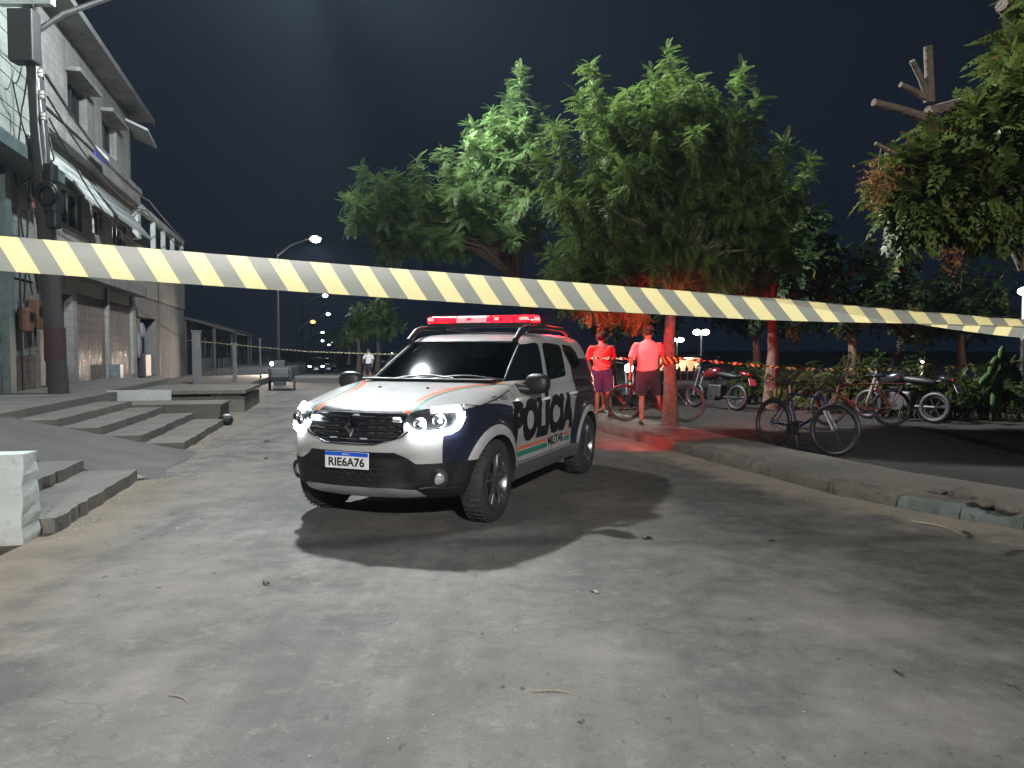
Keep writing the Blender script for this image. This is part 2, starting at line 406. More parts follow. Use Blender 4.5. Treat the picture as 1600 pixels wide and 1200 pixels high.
# ---- left side: raised pavement, steps, ramp, landings
pl = MB(); pl.prism([tuple(S(-14, 2.2)[:2]), tuple(S(5.1, 2.2)[:2]), tuple(S(5.1, 2.45)[:2]), tuple(S(12.5, 2.75)[:2]), tuple(S(13.5, 12)[:2]), tuple(S(-14, 9)[:2])], -.05, .6)
struct(pl.build('raised_pavement', M_CONC))
pl = MB(); pl.prism([tuple(S(12.6, 1.2)[:2]), tuple(S(70, 1.0)[:2]), tuple(S(70, 16)[:2]), tuple(S(12.6, 16)[:2])], -2, .16)
struct(pl.build('far_pavement', M_CONC_D))
def step_flight(label, s0, s1, nst, run=.55, rise=.12, skew=0, group='concrete steps up to the raised pavement'):
    t = thing('concrete_steps', label, 'steps', S((s0 + s1) / 2, 0), 0, group); inv = t.location.copy()
    for k in range(nst):
        mb = MB(); n0 = run * k; n1 = run * nst + .02
        pts = []; z1 = rise * (k + 1)
        # front edge broken into short pieces so that it is not ruler straight
        q = [s0 + skew * n0 + (s1 - s0 - skew * n0) * i / 22 for i in range(23)]
        fr = [S(a, n0 + random.uniform(-.022, .018)) - inv for a in q]
        back = [S(s1, min(n0 + run + .01, n1)) - inv, S(s0 + skew * n0, min(n0 + run + .01, n1)) - inv]
        mb.prism([(p.x, p.y) for p in fr + back], -.05, z1 - .0005 * k)
        mb.build('step', M_CONC, t)
    return t
step_flight('four wide concrete steps between the ramp and the low box landing', .0, 3.86, 4)
step_flight('near concrete steps between the ramp and the chalky wall stub', -4.93, -2.45, 4)
# ramp
rp = thing('concrete_ramp', 'broad concrete driveway ramp sloping from raised pavement down to road', 'ramp', S(-1.2, 1.0)); o0 = rp.location.copy()
mb = MB(); N = 12; vs = []
for i in range(N + 1):
    for j in range(9):
        t_ = i / N; sv = -2.43 + 2.43 * j / 8; nv = -.18 + 2.62 * t_
        z = max(.006, .612 * min(1, t_ * 1.0) ** 1.12 + .01 * math.sin(3 * sv + 2 * nv) * math.sin(math.pi * t_)) + (.0 if 0 < j < 8 else -.01)
        p = S(sv + (random.uniform(-.03, .03) if j in (0, 8) else 0), nv + (random.uniform(-.05, .04) if i == 0 else 0), z) - o0; vs.append(p)
fs = [(i * 9 + j, i * 9 + j + 1, (i + 1) * 9 + j + 1, (i + 1) * 9 + j) for i in range(N) for j in range(8)]
mb.add(vs, fs)
for j in (0, 8):
    ed = [vs[i * 9 + j] for i in range(N + 1)]
    mb.add([tuple(p) for p in ed] + [(p.x, p.y, -.05) for p in ed], [(i, i + 1, N + 2 + i, N + 1 + i) for i in range(N)])
mb.build('ramp_slab', M_CONC_D, rp, smooth=35)
# box landing, second landing with slot, wall stub
def sbox(mb, s0, s1, n0, n1, z0, z1, o): 
    mb.prism([((S(a, c_) - o).x, (S(a, c_) - o).y) for a, c_ in ((s0, n0), (s1, n0), (s1, n1), (s0, n1))], z0, z1)
t = thing('concrete_landing', 'low concrete box landing beside the far end of steps', 'landing', S(4.4, .6)); o = t.location.copy()
mb = MB(); sbox(mb, 3.87, 5.0, .08, 2.19, -.05, .36, o); mb.build('box', M_CONC, t)
mb = MB(); sbox(mb, 3.85, 5.03, .05, 2.22, .361, .405, o); mb.build('slab', M_CONC, t)
t = thing('concrete_landing', 'pale raised concrete landing with a dark slot in its chipped front', 'landing', S(8.4, 1.2)); o = t.location.copy()
mb = MB(); sbox(mb, 6.87, 10.1, 0.0, 2.43, -.05, .36, o); mb.build('box', M_CONC, t)
mb = MB(); sbox(mb, 6.83, 10.14, -.03, 2.46, .43, .51, o); mb.build('slab', M_CONC, t)
mb = MB(); sbox(mb, 7.0, 10.05, .1, .75, .361, .429, o); sbox(mb, 7.0, 10.05, 1.9, 2.4, .361, .429, o); mb.build('bearer', M_CONC_D, t)
t = thing('wall_stub', 'chipped whitewashed low wall stub beside the nearest steps', 'wall', S(-5.1, .2)); o = t.location.copy()
mb = MB(); nz = 9; prof = []
vs = []
for i in range(nz + 1):
    z = -.03 + .70 * i / nz
    for (s_, n_) in ((-5.27, .10), (-4.98, .10), (-4.98, 2.3), (-5.27, 2.3)):
        jj = random.uniform(-.022, .012) if n_ < 1 else 0; p = S(s_ + jj, n_ - jj * .6) - o; vs.append((p.x, p.y, z + (random.uniform(-.02, .01) if i == nz else 0)))
mb.add(vs, [[i * 4 + k, i * 4 + (k + 1) % 4, (i + 1) * 4 + (k + 1) % 4, (i + 1) * 4 + k] for i in range(nz) for k in range(4)] + [[nz * 4 + k for k in range(4)]])
mb.build('masonry', M_WHITEW, t)
t = thing('pavement_upstand', 'short pale concrete upstand at the far end of steps', 'upstand', S(5.2, 2.2, .48)); o = t.location.copy()
mb = MB(); sbox(mb, 5.03, 5.10, 1.2, 2.4, -.07, .14, o); mb.build('block', M_WHITEW, t)

# ---- buildings along the left
M_GREY = concrete('grey_render', (.12, .124, .117), (.215, .22, .208), (.045, .045, .041), False, .55, True)
M_GREY2 = concrete('dark_grey_render', (.085, .085, .085), (.14, .14, .14), (.04, .04, .04), False, .55, True)
M_CLAD = concrete('pale_cladding', (.13, .15, .137), (.205, .232, .212), (.06, .065, .06), False)
M_SHUT = mat('pale_shutter_metal', (.42, .46, .45), .5, .0, .15, 3)
M_TEAL = mat('teal_paint', (.085, .125, .125), .5, 0, .25, 4)
M_BLACK = mat('dark_opening', (.008, .008, .009), .6)
M_PANE = mat('dark_pane', (.012, .014, .016), .12)
M_DARKM = mat('dark_metal', (.03, .03, .033), .5, .3)
M_WOODD = mat('dark_door_wood', (.035, .026, .022), .5)
m, nt, b = newmat('glazed_brown_tile'); v = coords(nt)
x_, y_, z_ = xyz(nt, v)
br = nt.nodes.new('ShaderNodeTexBrick'); br.offset = 0; br.inputs['Scale'].default_value = 1; br.inputs['Mortar Size'].default_value = .006
br.inputs['Brick Width'].default_value = .075; br.inputs['Row Height'].default_value = .24
cb = nt.nodes.new('ShaderNodeCombineXYZ'); nt.links.new(x_.s, cb.inputs[0]); nt.links.new(z_.s, cb.inputs[1]); nt.links.new(cb.outputs[0], br.inputs[0])
br.inputs['Color1'].default_value = (.15, .105, .09, 1); br.inputs['Color2'].default_value = (.21, .15, .13, 1); br.inputs['Mortar'].default_value = (.07, .065, .06, 1)
nt.links.new(br.outputs[0], b.inputs['Base Color']); b.inputs['Roughness'].default_value = .16; b.inputs['Specular IOR Level'].default_value = .8
wv = noise(nt, cb.outputs[0], 7, 2, .5, (2.6, .04, 1)); bump(nt, b, wv * 1.5 - X(nt, br.outputs[1]) * .10, 1.0, .14); M_TILE = m
def wall_holes(mb, a0, a1, z0, z1, holes, y=0, depth=.2):
    xs = sorted({a0, a1, *[h[0] for h in holes], *[h[1] for h in holes]}); zs = sorted({z0, z1, *[h[2] for h in holes], *[h[3] for h in holes]})
    for xa, xb in zip(xs, xs[1:]):
        for za, zb in zip(zs, zs[1:]):
            cx_, cz = (xa + xb) / 2, (za + zb) / 2
            if any(h[0] < cx_ < h[1] and h[2] < cz < h[3] for h in holes): continue
            mb.add([(xa, y, za), (xb, y, za), (xb, y, zb), (xa, y, zb)], [(0, 1, 2, 3)])
    for h in holes:
        A, Bq, C, D = h[:4]
        mb.add([(A, y, C), (Bq, y, C), (Bq, y, D), (A, y, D), (A, y + depth, C), (Bq, y + depth, C), (Bq, y + depth, D), (A, y + depth, D)], [(0, 1, 5, 4), (1, 2, 6, 5), (2, 3, 7, 6), (3, 0, 4, 7)])
def bbox(mb, a0, a1, y0, y1, z0, z1): return mb.box(((a0 + a1) / 2, (y0 + y1) / 2, (z0 + z1) / 2), (a1 - a0, y1 - y0, z1 - z0))
def brow(a0, a1, y0, y1, z0, z1, name, mt, par):
    return bbox(MB(), a0, a1, y0, y1, z0, z1).build(name, mt, par)
def shutter(par, a0, a1, zt, zb, out, mt=M_SHUT):
    mb = MB(); n = int((a1 - a0) / .06); vs = []
    for i in range(n + 1):
        a = a0 + (a1 - a0) * i / n; w = .012 if i % 2 else -.012
        vs += [(a, -.06 + w * .3, zt + w), (a, -.06 - out + w * .5, zb + w)]
    mb.add(vs, [(2 * i, 2 * i + 1, 2 * i + 3, 2 * i + 2) for i in range(n)])
    mb.add([(q[0], q[1] + .03, q[2] - .02) for q in vs], [(2 * i, 2 * i + 2, 2 * i + 3, 2 * i + 1) for i in range(n)])
    o = mb.build('awning', mt, par)
    fr = MB(); vs = []
    for i in range(n + 1):   # scalloped lower fringe, one strip
        a = a0 + (a1 - a0) * i / n; vs += [(a, -.062 - out, zb - .012), (a, -.062 - out, zb - (.11 if i % 2 else .05))]
    fr.add(vs, [(2 * i, 2 * i + 1, 2 * i + 3, 2 * i + 2) for i in range(n)]); fr.build('fringe', mt, o)
    for a in (a0 + .05, a1 - .05): br_ = MB(); br_.tube([(a, -.0, zb - .1), (a, -.06 - out, zb)], .012, 6); br_.build('stay', M_DARKM, o)
    return o
def bar_window(par, a0, a1, z0, z1, y=.14, bars=2, mt=M_PANE, fm=M_SHUT):
    w = MB(); bbox(w, a0, a1, y, y + .03, z0, z1); w = w.build('window', mt, par)
    f = MB(); t_ = .045
    bbox(f, a0, a1, y - .05, y - .003, z0, z0 + t_); bbox(f, a0, a1, y - .05, y - .003, z1 - t_, z1)
    for i in range(bars + 1):
        a = a0 + (a1 - a0 - t_) * i / bars; bbox(f, a, a + t_, y - .05, y - .004, z0 + t_, z1 - t_)
    f.build('frame', fm, w); return w
# near building with coursed cladding
bA = thing('clad_building', 'pale building clad in long horizontal courses behind the utility pole', 'building', B(0, 0), B_ROT)
mb = MB(); bbox(mb, 9, 17.04, .12, 6, .2, 9.3); mb.build('wall', M_GREY2, bA)
z = .62; k = 0
while z < 9.25:
    h = .285
    segs = [(9.0, 17.03)]
    if z + h > 4.75 and z < 5.45: segs = [(9.0, 16.85)]
    if z < 2.75: segs = [(9.0, 15.55)]
    for (a0, a1) in segs:
        c_ = MB(); c_.box(((a0 + a1) / 2, .05, z + h / 2), (a1 - a0, .14 + .012 * (k % 3), h - .018)); c_.build('wall_course', M_CLAD, bA)
    z += h; k += 1
mb = MB(); wall_holes(mb, 15.56, 17.03, .6, 2.86, [], -.01); bbox(mb, 15.56, 17.03, -.008, .12, .6, 2.86); mb.build('ground_floor_panel', M_GREY, bA)
brow(15.62, 16.98, -.03, -.012, .6, 1.32, 'tile_dado', M_TILE, bA)
brow(13.2, 16.8, -.75, -.02, 4.98, 5.22, 'ledge', M_TEAL, bA)
brow(15.1, 15.4, -.18, -.03, .6, 4.97, 'column', M_TEAL, bA)
brow(9.0, 15.0, -.05, -.02, .6, 2.7, 'roller_shutter', M_SHUT, bA)
bar_window(bA, 16.86, 17.02, 4.78, 5.4, .05, 1)
shutter(bA, 16.75, 17.9, 6.05, 5.35, .55)
# three storey building with eaves
bB = thing('eaved_building', 'three storey grey building with overhanging eaves and slanted white awnings', 'building', B(0, 0), B_ROT)
up = [(19.95, 21.7, 7.35, 8.35), (23.25, 25.0, 7.35, 8.35)]; midw = [(17.2, 17.75, 4.8, 5.35), (19.2, 20.9, 4.55, 5.5), (21.95, 23.05, 4.7, 5.45), (24.2, 26.0, 4.7, 5.5)]
gr = [(17.42, 19.9, .6, 2.82), (20.3, 23.15, .6, 2.9), (23.4, 26.4, .6, 2.9)]
mb = MB(); wall_holes(mb, 17.05, 26.95, .3, 9.35, up + midw + gr); bbox(mb, 17.06, 26.95, .35, 6.5, .3, 9.34)
mb.add([(26.95, 0, .3), (26.95, .35, .3), (26.95, .35, 9.35), (26.95, 0, 9.35)], [(0, 1, 2, 3)]); mb.build('wall', M_GREY, bB)
for h in up:
    w = brow(h[0], h[1], .2, .3, h[2], h[3], 'window', M_BLACK, bB)
    brow((h[0] + h[1]) / 2 - .03, (h[0] + h[1]) / 2 + .03, .14, .197, h[2], h[3], 'mullion', M_DARKM, w)
    brow(h[0] - .15, h[1] + .15, -.34, .0, h[3] + .04, h[3] + .14, 'window_hood', M_GREY, bB)
for i, h in enumerate(midw): bar_window(bB, *h[:4], .14, 2 if i != 0 else 1)
brow(17.2, 17.75, -.32, -.005, 4.52, 4.74, 'cooler_box', mat('rusty_red_metal', (.22, .07, .05), .7), bB)
mb = MB()
for a_, y0, y1, z0, z1 in ((17.0, -.95, 6.6, 9.36, 9.46),): bbox(mb, 17.0, 27.7, -.62, y1, z0, z1)
bbox(mb, 17.0, 27.73, -.66, -.6, 9.32, 9.48); mb.build('eave', M_GREY, bB)
mb = MB(); mb.add([(26.2, -.02, 9.0), (27.7, -.02, 8.8), (27.7, -.7, 8.5), (26.2, -.7, 8.7), (26.2, -.02, 9.08), (27.7, -.02, 8.88), (27.7, -.7, 8.58), (26.2, -.7, 8.78)], [(0, 1, 2, 3), (4, 7, 6, 5), (0, 4, 5, 1), (1, 5, 6, 2), (2, 6, 7, 3), (3, 7, 4, 0)]); mb.build('corner_awning', M_SHUT, bB)
brow(17.06, 26.97, -.28, -.003, 6.35, 6.85, 'floor_band', M_GREY, bB)
brow(17.06, 27.0, -.34, -.285, 6.72, 6.88, 'band_lip', M_GREY, bB)
brow(17.06, 27.0, -.42, -.003, 3.25, 3.55, 'lower_ledge', M_GREY2, bB)
shutter(bB, 18.55, 21.3, 6.0, 5.12, .62); shutter(bB, 21.8, 26.6, 5.98, 5.2, .62, mat('dull_shutter_metal', (.24, .26, .26), .6))
d = brow(17.42, 19.9, .2, .26, .6, 2.82, 'door', M_WOODD, bB); brow(18.6, 18.66, .16, .197, .6, 2.82, 'door_stile', M_BLACK, d)
brow(20.3, 23.15, .03, .1, .6, 2.9, 'tile_panel', M_TILE, bB); brow(23.4, 26.4, .03, .1, .6, 2.9, 'tile_panel', M_TILE, bB)
brow(23.16, 23.39, -.06, -.003, .6, 3.24, 'pilaster', M_GREY, bB); brow(26.45, 26.9, -.06, -.003, .6, 3.24, 'pilaster', M_GREY, bB)
brow(23.2, 23.6, -.35, -.065, .6, 1.0, 'plinth_block', M_TEAL, bB)
# lower building with white framed terrace
bC = thing('terrace_building', 'lower grey building with white framed open roof terrace', 'building', B(0, .15), B_ROT)
mb = MB(); wall_holes(mb, 27.0, 38.9, .1, 5.2, [(28.05, 31.6, .4, 2.65)], 0, .5); bbox(mb, 27.0, 38.9, .5, 6, .1, 5.19)
mb.add([(38.9, 0, .1), (38.9, .5, .1), (38.9, .5, 5.2), (38.9, 0, 5.2)], [(0, 1, 2, 3)]); mb.build('wall', M_GREY2, bC)
brow(28.05, 31.6, .42, .49, .4, 2.65, 'doorway', M_BLACK, bC)
brow(27.0, 38.95, -.05, -.003, 3.4, 5.22, 'upper_panel', M_GREY, bC); brow(32.0, 32.06, -.07, -.053, .4, 5.2, 'downpipe', M_DARKM, bC)
for a in (27.55, 31.7, 33.9, 36.2, 38.8): brow(a - .09, a + .09, -.05, .12, 5.23, 6.55, 'terrace_post', M_WHITEW, bC)
brow(27.4, 38.95, -.07, .14, 6.56, 6.78, 'terrace_beam', M_WHITEW, bC); brow(27.4, 38.95, .6, .7, 5.23, 6.4, 'terrace_wall', M_BLACK, bC)
brow(27.3, 27.75, -.28, -.06, 5.3, 6.5, 'terrace_pier', M_WHITEW, bC)
# things in the doorway, meter boxes on the wall, small sign
t = thing('door_clutter', 'pale bundles hanging in the dark doorway under the terrace', 'bundle', B(29.2, .1, .4), B_ROT)
mb = MB(); mb.ell((0, .1, 1.75), (.22, .12, .3), 10, 7); mb.ell((-.6, .1, 1.2), (.16, .1, .5), 10, 7); mb.build('cloth', mat('grey_cloth', (.16, .17, .19), .8), t)
mb = MB(); mb.box((.3, .1, .45), (1.1, .3, .9), bev=.05); mb.build('crate', M_DARKM, t)
M_RUST = mat('rusty_orange_metal', (.13, .065, .04), .7, .1, .3, 9)
for i, (a, z, lab) in enumerate(((16.05, 2.05, 'rounded rusty meter box below hanging cables on the clad building'), (16.62, 2.2, 'square rusty meter box beside the dark door of clad building'))):
    t = thing('meter_box', lab, 'meter box', B(a, -.03, z - .35), B_ROT)
    mb = MB(); mb.box((0, -.13, .35), (.36 if i == 0 else .30, .22, .62 if i else .5), bev=.05 if i == 0 else .02); mb.build('case', M_RUST, t)
    mb = MB(); mb.lathe([(0, .03), (.09, .03), (.11, 0)], (0, -.24, .4), (0, -1, 0), 14); mb.build('dial', M_PANE, t)
    mb = MB(); mb.tube([(0, -.12, .1), (0, -.12, -.25 - .1 * i)], .03, 8); mb.build('conduit', M_DARKM, t)
# ---- utility pole with the lit lamp over the road
M_POLE = concrete('dark_pole_concrete', (.024, .023, .023), (.045, .043, .042), (.016, .016, .016), False)
M_GALV = mat('galvanised_steel', (.30, .31, .32), .45, .7, .2, 8)
M_CABLE = mat('black_cable', (.012, .012, .013), .55)
M_LEDW = emis('lit_led', (.92, 1, .98), 40)
PB = Vector((-8.68, 14.44, .6))
up_ = thing('utility_pole', 'leaning dark concrete utility pole with lamp arm and cable boxes', 'utility pole', PB)
top = Vector((-.40, .02, 8.3))
mb = MB(); mb.tube([(0, 0, -.1)] + [tuple(top * (i / 8)) for i in range(9)], [.185, .18, .175, .168, .16, .152, .145, .138, .13, .12], 16); mb.build('shaft', M_POLE, up_, smooth=60)
pz = lambda z: top * (z / 8.3)
mb = MB(); mb.box(pz(7.35) + Vector((0, -.1, 0)), (1.0, .14, .22)); mb.build('crossarm', M_WHITEW, up_)
mb = MB(); mb.box(pz(6.6) + Vector((.0, -.24, 0)), (.46, .3, .95), bev=.03); mb.build('equipment_box', mat('black_box_paint', (.014, .015, .015), .6), up_)
for z, w in ((4.15, .3), (3.62, .36), (3.3, .3)):
    mb = MB(); mb.box(pz(z) + Vector((.2, -.08, 0)), (w * .7, w * .7, w * 1.2), bev=.04); mb.build('cable_box', M_CABLE, up_)
mb = MB(); mb.ring(pz(3.75) + Vector((.18, -.22, 0)), (0, 1, .1), .2, .035, 20, 6); mb.ring(pz(3.72) + Vector((.2, -.27, 0)), (0.1, 1, 0), .17, .03, 20, 6); mb.build('cable_coil', M_CABLE, up_)
for z in (6.0, 5.6, 5.2):
    mb = MB(); c_ = pz(z) + Vector((.17, -.12, 0)); mb.lathe([(0, -.08), (.03, -.08), (.05, -.05), (.03, -.02), (.055, .01), (.03, .04), (.045, .07), (0, .08)], c_, (0, 0, 1), 12); mb.build('insulator', mat('white_porcelain', (.6, .62, .6), .2), up_)
mb = MB(); mb.tube([tuple(pz(z) + Vector((.15 + .02 * math.sin(z * 3), -.14, 0))) for z in np.linspace(3.2, 7.3, 16)], .022, 6); mb.tube([tuple(pz(z) + Vector((.12 + .03 * math.sin(z * 2 + 1), -.17, 0))) for z in np.linspace(4.2, 7.0, 14)], .016, 6); mb.build('riser_cable', M_GALV, up_)
mb = MB(); mb.lathe([(.186, 0), (.188, .02), (.184, .62), (.182, .64)], (-.045, 0, .62), (0, 0, 1), 16); mb.build('faded_poster', mat('faded_red_paper', (.05, .022, .024), .8), up_)
LH = Vector((-4.5, 15.0, 10.3))
arm = [pz(6.75), pz(6.75) + Vector((.55, .1, .42)), Vector((1.9, .42, 7.95)), Vector((3.0, .62, 8.7)), LH - PB + Vector((-.35, -.05, .05)), LH - PB + Vector((0, 0, .06))]
mb = MB(); mb.tube([tuple(p) for p in arm], [.055, .052, .048, .045, .04, .04], 10); mb.build('lamp_arm', M_GALV, up_, smooth=60)
hd = LH - PB
mb = MB(); mb.box(hd + Vector((.1, 0, .05)), (.62, .28, .09), bev=.03); lh = mb.build('lamp_head', M_GALV, up_)
mb = MB(); mb.box(hd + Vector((.1, 0, -.004)), (.5, .22, .012)); mb.build('led_panel', M_LEDW, lh)
def street_optics(ld):
    # luminaire optics: light thrown along the road, less straight down and little to the house side
    ld.use_nodes = True; nt = ld.node_tree; em = nt.nodes['Emission']
    geo = nt.nodes.new('ShaderNodeNewGeometry'); ix, iy, iz = xyz(nt, geo.outputs['Incoming'])
    rp = nt.nodes.new('ShaderNodeValToRGB'); nt.links.new(iz.abs().s, rp.inputs[0]); cr = rp.color_ramp
    for pos, val in ((.0, .35), (.22, .85), (.45, 1.0), (.58, .90), (.70, .58), (.80, .34), (.90, .22), (1.0, .15)):
        e = cr.elements[0] if pos == 0 else cr.elements[-1] if pos == 1 else cr.elements.new(pos); e.color = (val, val, val, 1)
    rs = (ix * -SN.x + iy * -SN.y)
    k = rs.abs() * 0 + rs.ramp(OPT[0], OPT[1]) * (1 - OPT[2]) + OPT[2]
    k = k * (rs.ramp(.12, .30) * rs.ramp(.60, .44) * -.78 + 1.0)      # weaker lobe over the far kerb
    s_ = X(nt, rp.outputs[0]) * k; nt.links.new(s_.s, em.inputs[1])
OPT = (-.6, .1, .24)
lamp_main = light('lamp_light', 'SPOT', hd + Vector((.1, 0, -.06)), up_, LAMP_MAIN, COL_LED, (0, 0, -1), spot_size=R(180), spot_blend=.12, shadow_soft_size=.26)
street_optics(lamp_main.data)

def street_lamp(label, head, side=-1, arm_l=2.6, col='w', size=.5, power=0, group='street lamps receding along the road', Hh=None, pole_off=None):
    """pole set arm_l to the left (away from the road); head at given point"""
    hx, hy, hz = head
    base = Vector((hx, hy, 0)) + Vector((SN.x, SN.y, 0)) * arm_l * (-side)
    t = thing('street_lamp', label, 'street lamp', base, 0, group)
    h = Vector((hx, hy, hz)) - base
    mb = MB(); mb.tube([(0, 0, -.05), (0, 0, hz * .5), (0, 0, hz - 1.0)], [.13, .11, .085], 10); mb.build('pole', M_POLE, t, smooth=60)
    mb = MB(); mb.tube([(0, 0, hz - 1.3), tuple(h * .35 + Vector((0, 0, (hz - 1.0) * .65 + .25 * .35))), tuple(h - (h - Vector((0, 0, hz))) * .25 + Vector((0, 0, -.12))), tuple(h)], .045 * max(1, size / .5), 8); mb.build('arm', M_GALV, t, smooth=60)
    mb = MB(); mb.box(h + Vector((0, 0, .05 * size / .5)), (size, size * .55, .1 * size / .5), bev=.02); hd_ = mb.build('lamp_head', M_GALV, t)
    mb = MB(); mb.ell(h + Vector((0, 0, -.04 * size / .5)), (size * .46, size * .42, .16 * size / .5), 14, 8); mb.build('lit_lens', emis('lit_lens_' + col, {'w': (.95, 1, .97), 'o': (1, .34, .08), 'c': (.8, .95, 1)}[col], {'w': 22, 'o': 7, 'c': 14}[col]), hd_, smooth=180)
    if power: light('lamp_light', 'SPOT', h + Vector((0, 0, -.35)), t, power, COL_LED, (0, 0, -1), spot_size=R(165), spot_blend=.4, shadow_soft_size=.25)
    return t
def at(px, py, Y, zc=1.445):
    """world point seen at a pixel of the 1600 px photograph at depth Y (used once, at build time, to survey the far lamps)"""
    pit = math.atan(54 / 1180); u = (px - 800) / 1180; v = (600 - py) / 1180
    d = Vector((u, math.cos(pit) + v * math.sin(pit), v * math.cos(pit) - math.sin(pit))); return Vector((0, 0, zc)) + d * (Y / d.y)
street_lamp('bright white street lamp on curved arm, tallest above the far road', at(493, 372, 53), size=.8, power=4500, arm_l=2.6)
street_lamp('second white street lamp down the road, just under the near tape', at(508, 461, 92), size=.7)
street_lamp('small cool white street lamp beyond the orange one', at(513, 490, 120), size=.75, col='c')
street_lamp('orange sodium street lamp on a short bracket over the road', at(489, 502, 100), size=.75, col='o', arm_l=2.0)
street_lamp('small white street lamp under the orange lamp glow', at(504, 519, 150), size=.7)
street_lamp('tiny white street lamp lowest in the far row', at(504, 532, 190), size=.75)
street_lamp('small white street lamp beside the far green tree', at(519, 533, 150), 1, size=.8)
street_lamp('tiny white street lamp at the vanishing end of road', at(514, 538, 210), 1, size=.8)
# unseen lamp added behind the camera, its cone narrowed to light the car
t = street_lamp('unseen white lamp added behind the camera to light the police car', (3.2, -14, 8.2), 1, size=.55, group='street lamps receding along the road')
light('lamp_light', 'SPOT', Vector((3.2, -14, 7.9)) - t.location, t, LAMP_BEHIND, (1, .975, .95), (-.24, 1, -.27), spot_size=R(48), spot_blend=.55, shadow_soft_size=.35)

# ---- overhead cables from the pole along the facades
def cable(label, pts, r=.018, sag=.0, group='overhead cables strung along the facades', n=14):
    a = Vector(pts[0]); t = thing('overhead_cable', label, 'cable', (0, 0, 0), 0, group); mb = MB()
    P = []
    for q0, q1 in zip(pts, pts[1:]):
        q0, q1 = Vector(q0), Vector(q1)
        for i in range(n): 
            k = i / n; p = q0.lerp(q1, k); p.z -= sag * 4 * k * (1 - k); P.append(p)
    P.append(Vector(pts[-1])); mb.tube([tuple(p) for p in P], r, 6); mb.build('strand', M_CABLE, t); return t
pw = lambda z: PB + pz(z)
cable('thick black cable from pole running along the floor band', [pw(6.0) + Vector((.2, 0, 0)), B(27.2, -.5, 6.6), B(46, -.6, 6.6)], .03, .35)
cable('thin black cable below the thick one on eaved building', [pw(5.6) + Vector((.2, 0, 0)), B(27.0, -.45, 6.2), B(46, -.6, 6.2)], .02, .45)
cable('slack black cable dropping to the terrace building corner', [pw(5.2) + Vector((.2, 0, 0)), B(27.1, -.3, 5.0)], .016, .5)
cable('black cable hanging from the pole to the rounded meter box', [pw(6.4), B(16.3, -.2, 4.6), B(16.1, -.12, 2.4)], .02, .12)
cable('black cable looping from pole across the coursed cladding', [pw(6.9), B(15.9, -.25, 6.3), B(15.7, -.14, 5.2), B(16.55, -.14, 2.6)], .016, .2)
cable('vertical black wire down the clad wall past teal ledge', [B(15.95, -.16, 9.2), B(15.9, -.8, 5.3), B(15.88, -.14, 4.7), B(15.85, -.14, .62)], .018, .0)
cable('grey tangled service wire high on the clad wall', [pw(7.3), B(16.3, -.2, 7.6), B(15.6, -.2, 6.7), B(16.6, -.2, 5.7)], .014, .25)
t = thing('blue_sign', 'small blue and white strip sign clamped to the facade cables', 'sign', B(21.0, -.5, 6.55), B_ROT)
mb = MB(); mb.box((0, 0, 0), (1.3, .03, .16)); mb.build('blue_band', mat('blue_sign_paint', (.03, .06, .35), .4), t)
mb = MB(); mb.box((-.05, -.02, .1), (1.25, .03, .10)); mb.build('white_band', mat('white_sign_paint', (.7, .72, .75), .4), t)
# ================================================================== POLICE CAR (x forward, y to its left, z up, origin under front axle)
def pchip(t):
    xs = [a for a, _ in t]; ys = [b for _, b in t]; n = len(xs)
    h = [xs[i + 1] - xs[i] for i in range(n - 1)]; d = [(ys[i + 1] - ys[i]) / h[i] for i in range(n - 1)]
    m = [0] * n; m[0] = d[0]; m[-1] = d[-1]
    for i in range(1, n - 1):
        if d[i - 1] * d[i] > 0:
            w1 = 2 * h[i] + h[i - 1]; w2 = h[i] + 2 * h[i - 1]; m[i] = (w1 + w2) / (w1 / d[i - 1] + w2 / d[i])
    def f(x):
        if x <= xs[0]: return ys[0]
        if x >= xs[-1]: return ys[-1]
        i = 0
        while x > xs[i + 1]: i += 1
        s = (x - xs[i]) / h[i]; s2 = s * s; s3 = s2 * s
        return ys[i] * (2 * s3 - 3 * s2 + 1) + h[i] * m[i] * (s3 - 2 * s2 + s) + ys[i + 1] * (-2 * s3 + 3 * s2) + h[i] * m[i + 1] * (s3 - s2)
    return f
class Shell:
    def __init__(s, XF, XR, W, XM, pf, pr, q): s.XF, s.XR, s.W, s.XM, s.pf, s.pr, s.q = pchip(XF), pchip(XR), pchip(W), XM, pf, pr, q
    def y(s, x, z):
        if x > s.XM: u = (x - s.XM) / (s.XF(z) - s.XM); p = s.pf
        else: u = (s.XM - x) / (s.XM - s.XR(z)); p = s.pr
        u = min(max(u, 0), 1); return s.W(z) * max(0, 1 - u ** p) ** (1 / s.q) + s.side(x, z)
    def x(s, y, z, rear=False):
        t = min(abs(y) / s.W(z), 1); k = max(0, 1 - t ** s.q)
        return s.XM - (s.XM - s.XR(z)) * k ** (1 / s.pr) if rear else s.XM + (s.XF(z) - s.XM) * k ** (1 / s.pf) + s.front(y, z)
    def side(s, x, z): return 0
    def front(s, y, z): return 0
def sstep(a, b, x): t = min(1, max(0, (x - a) / (b - a))); return t * t * (3 - 2 * t)
WB = -2.673; HZ = .343
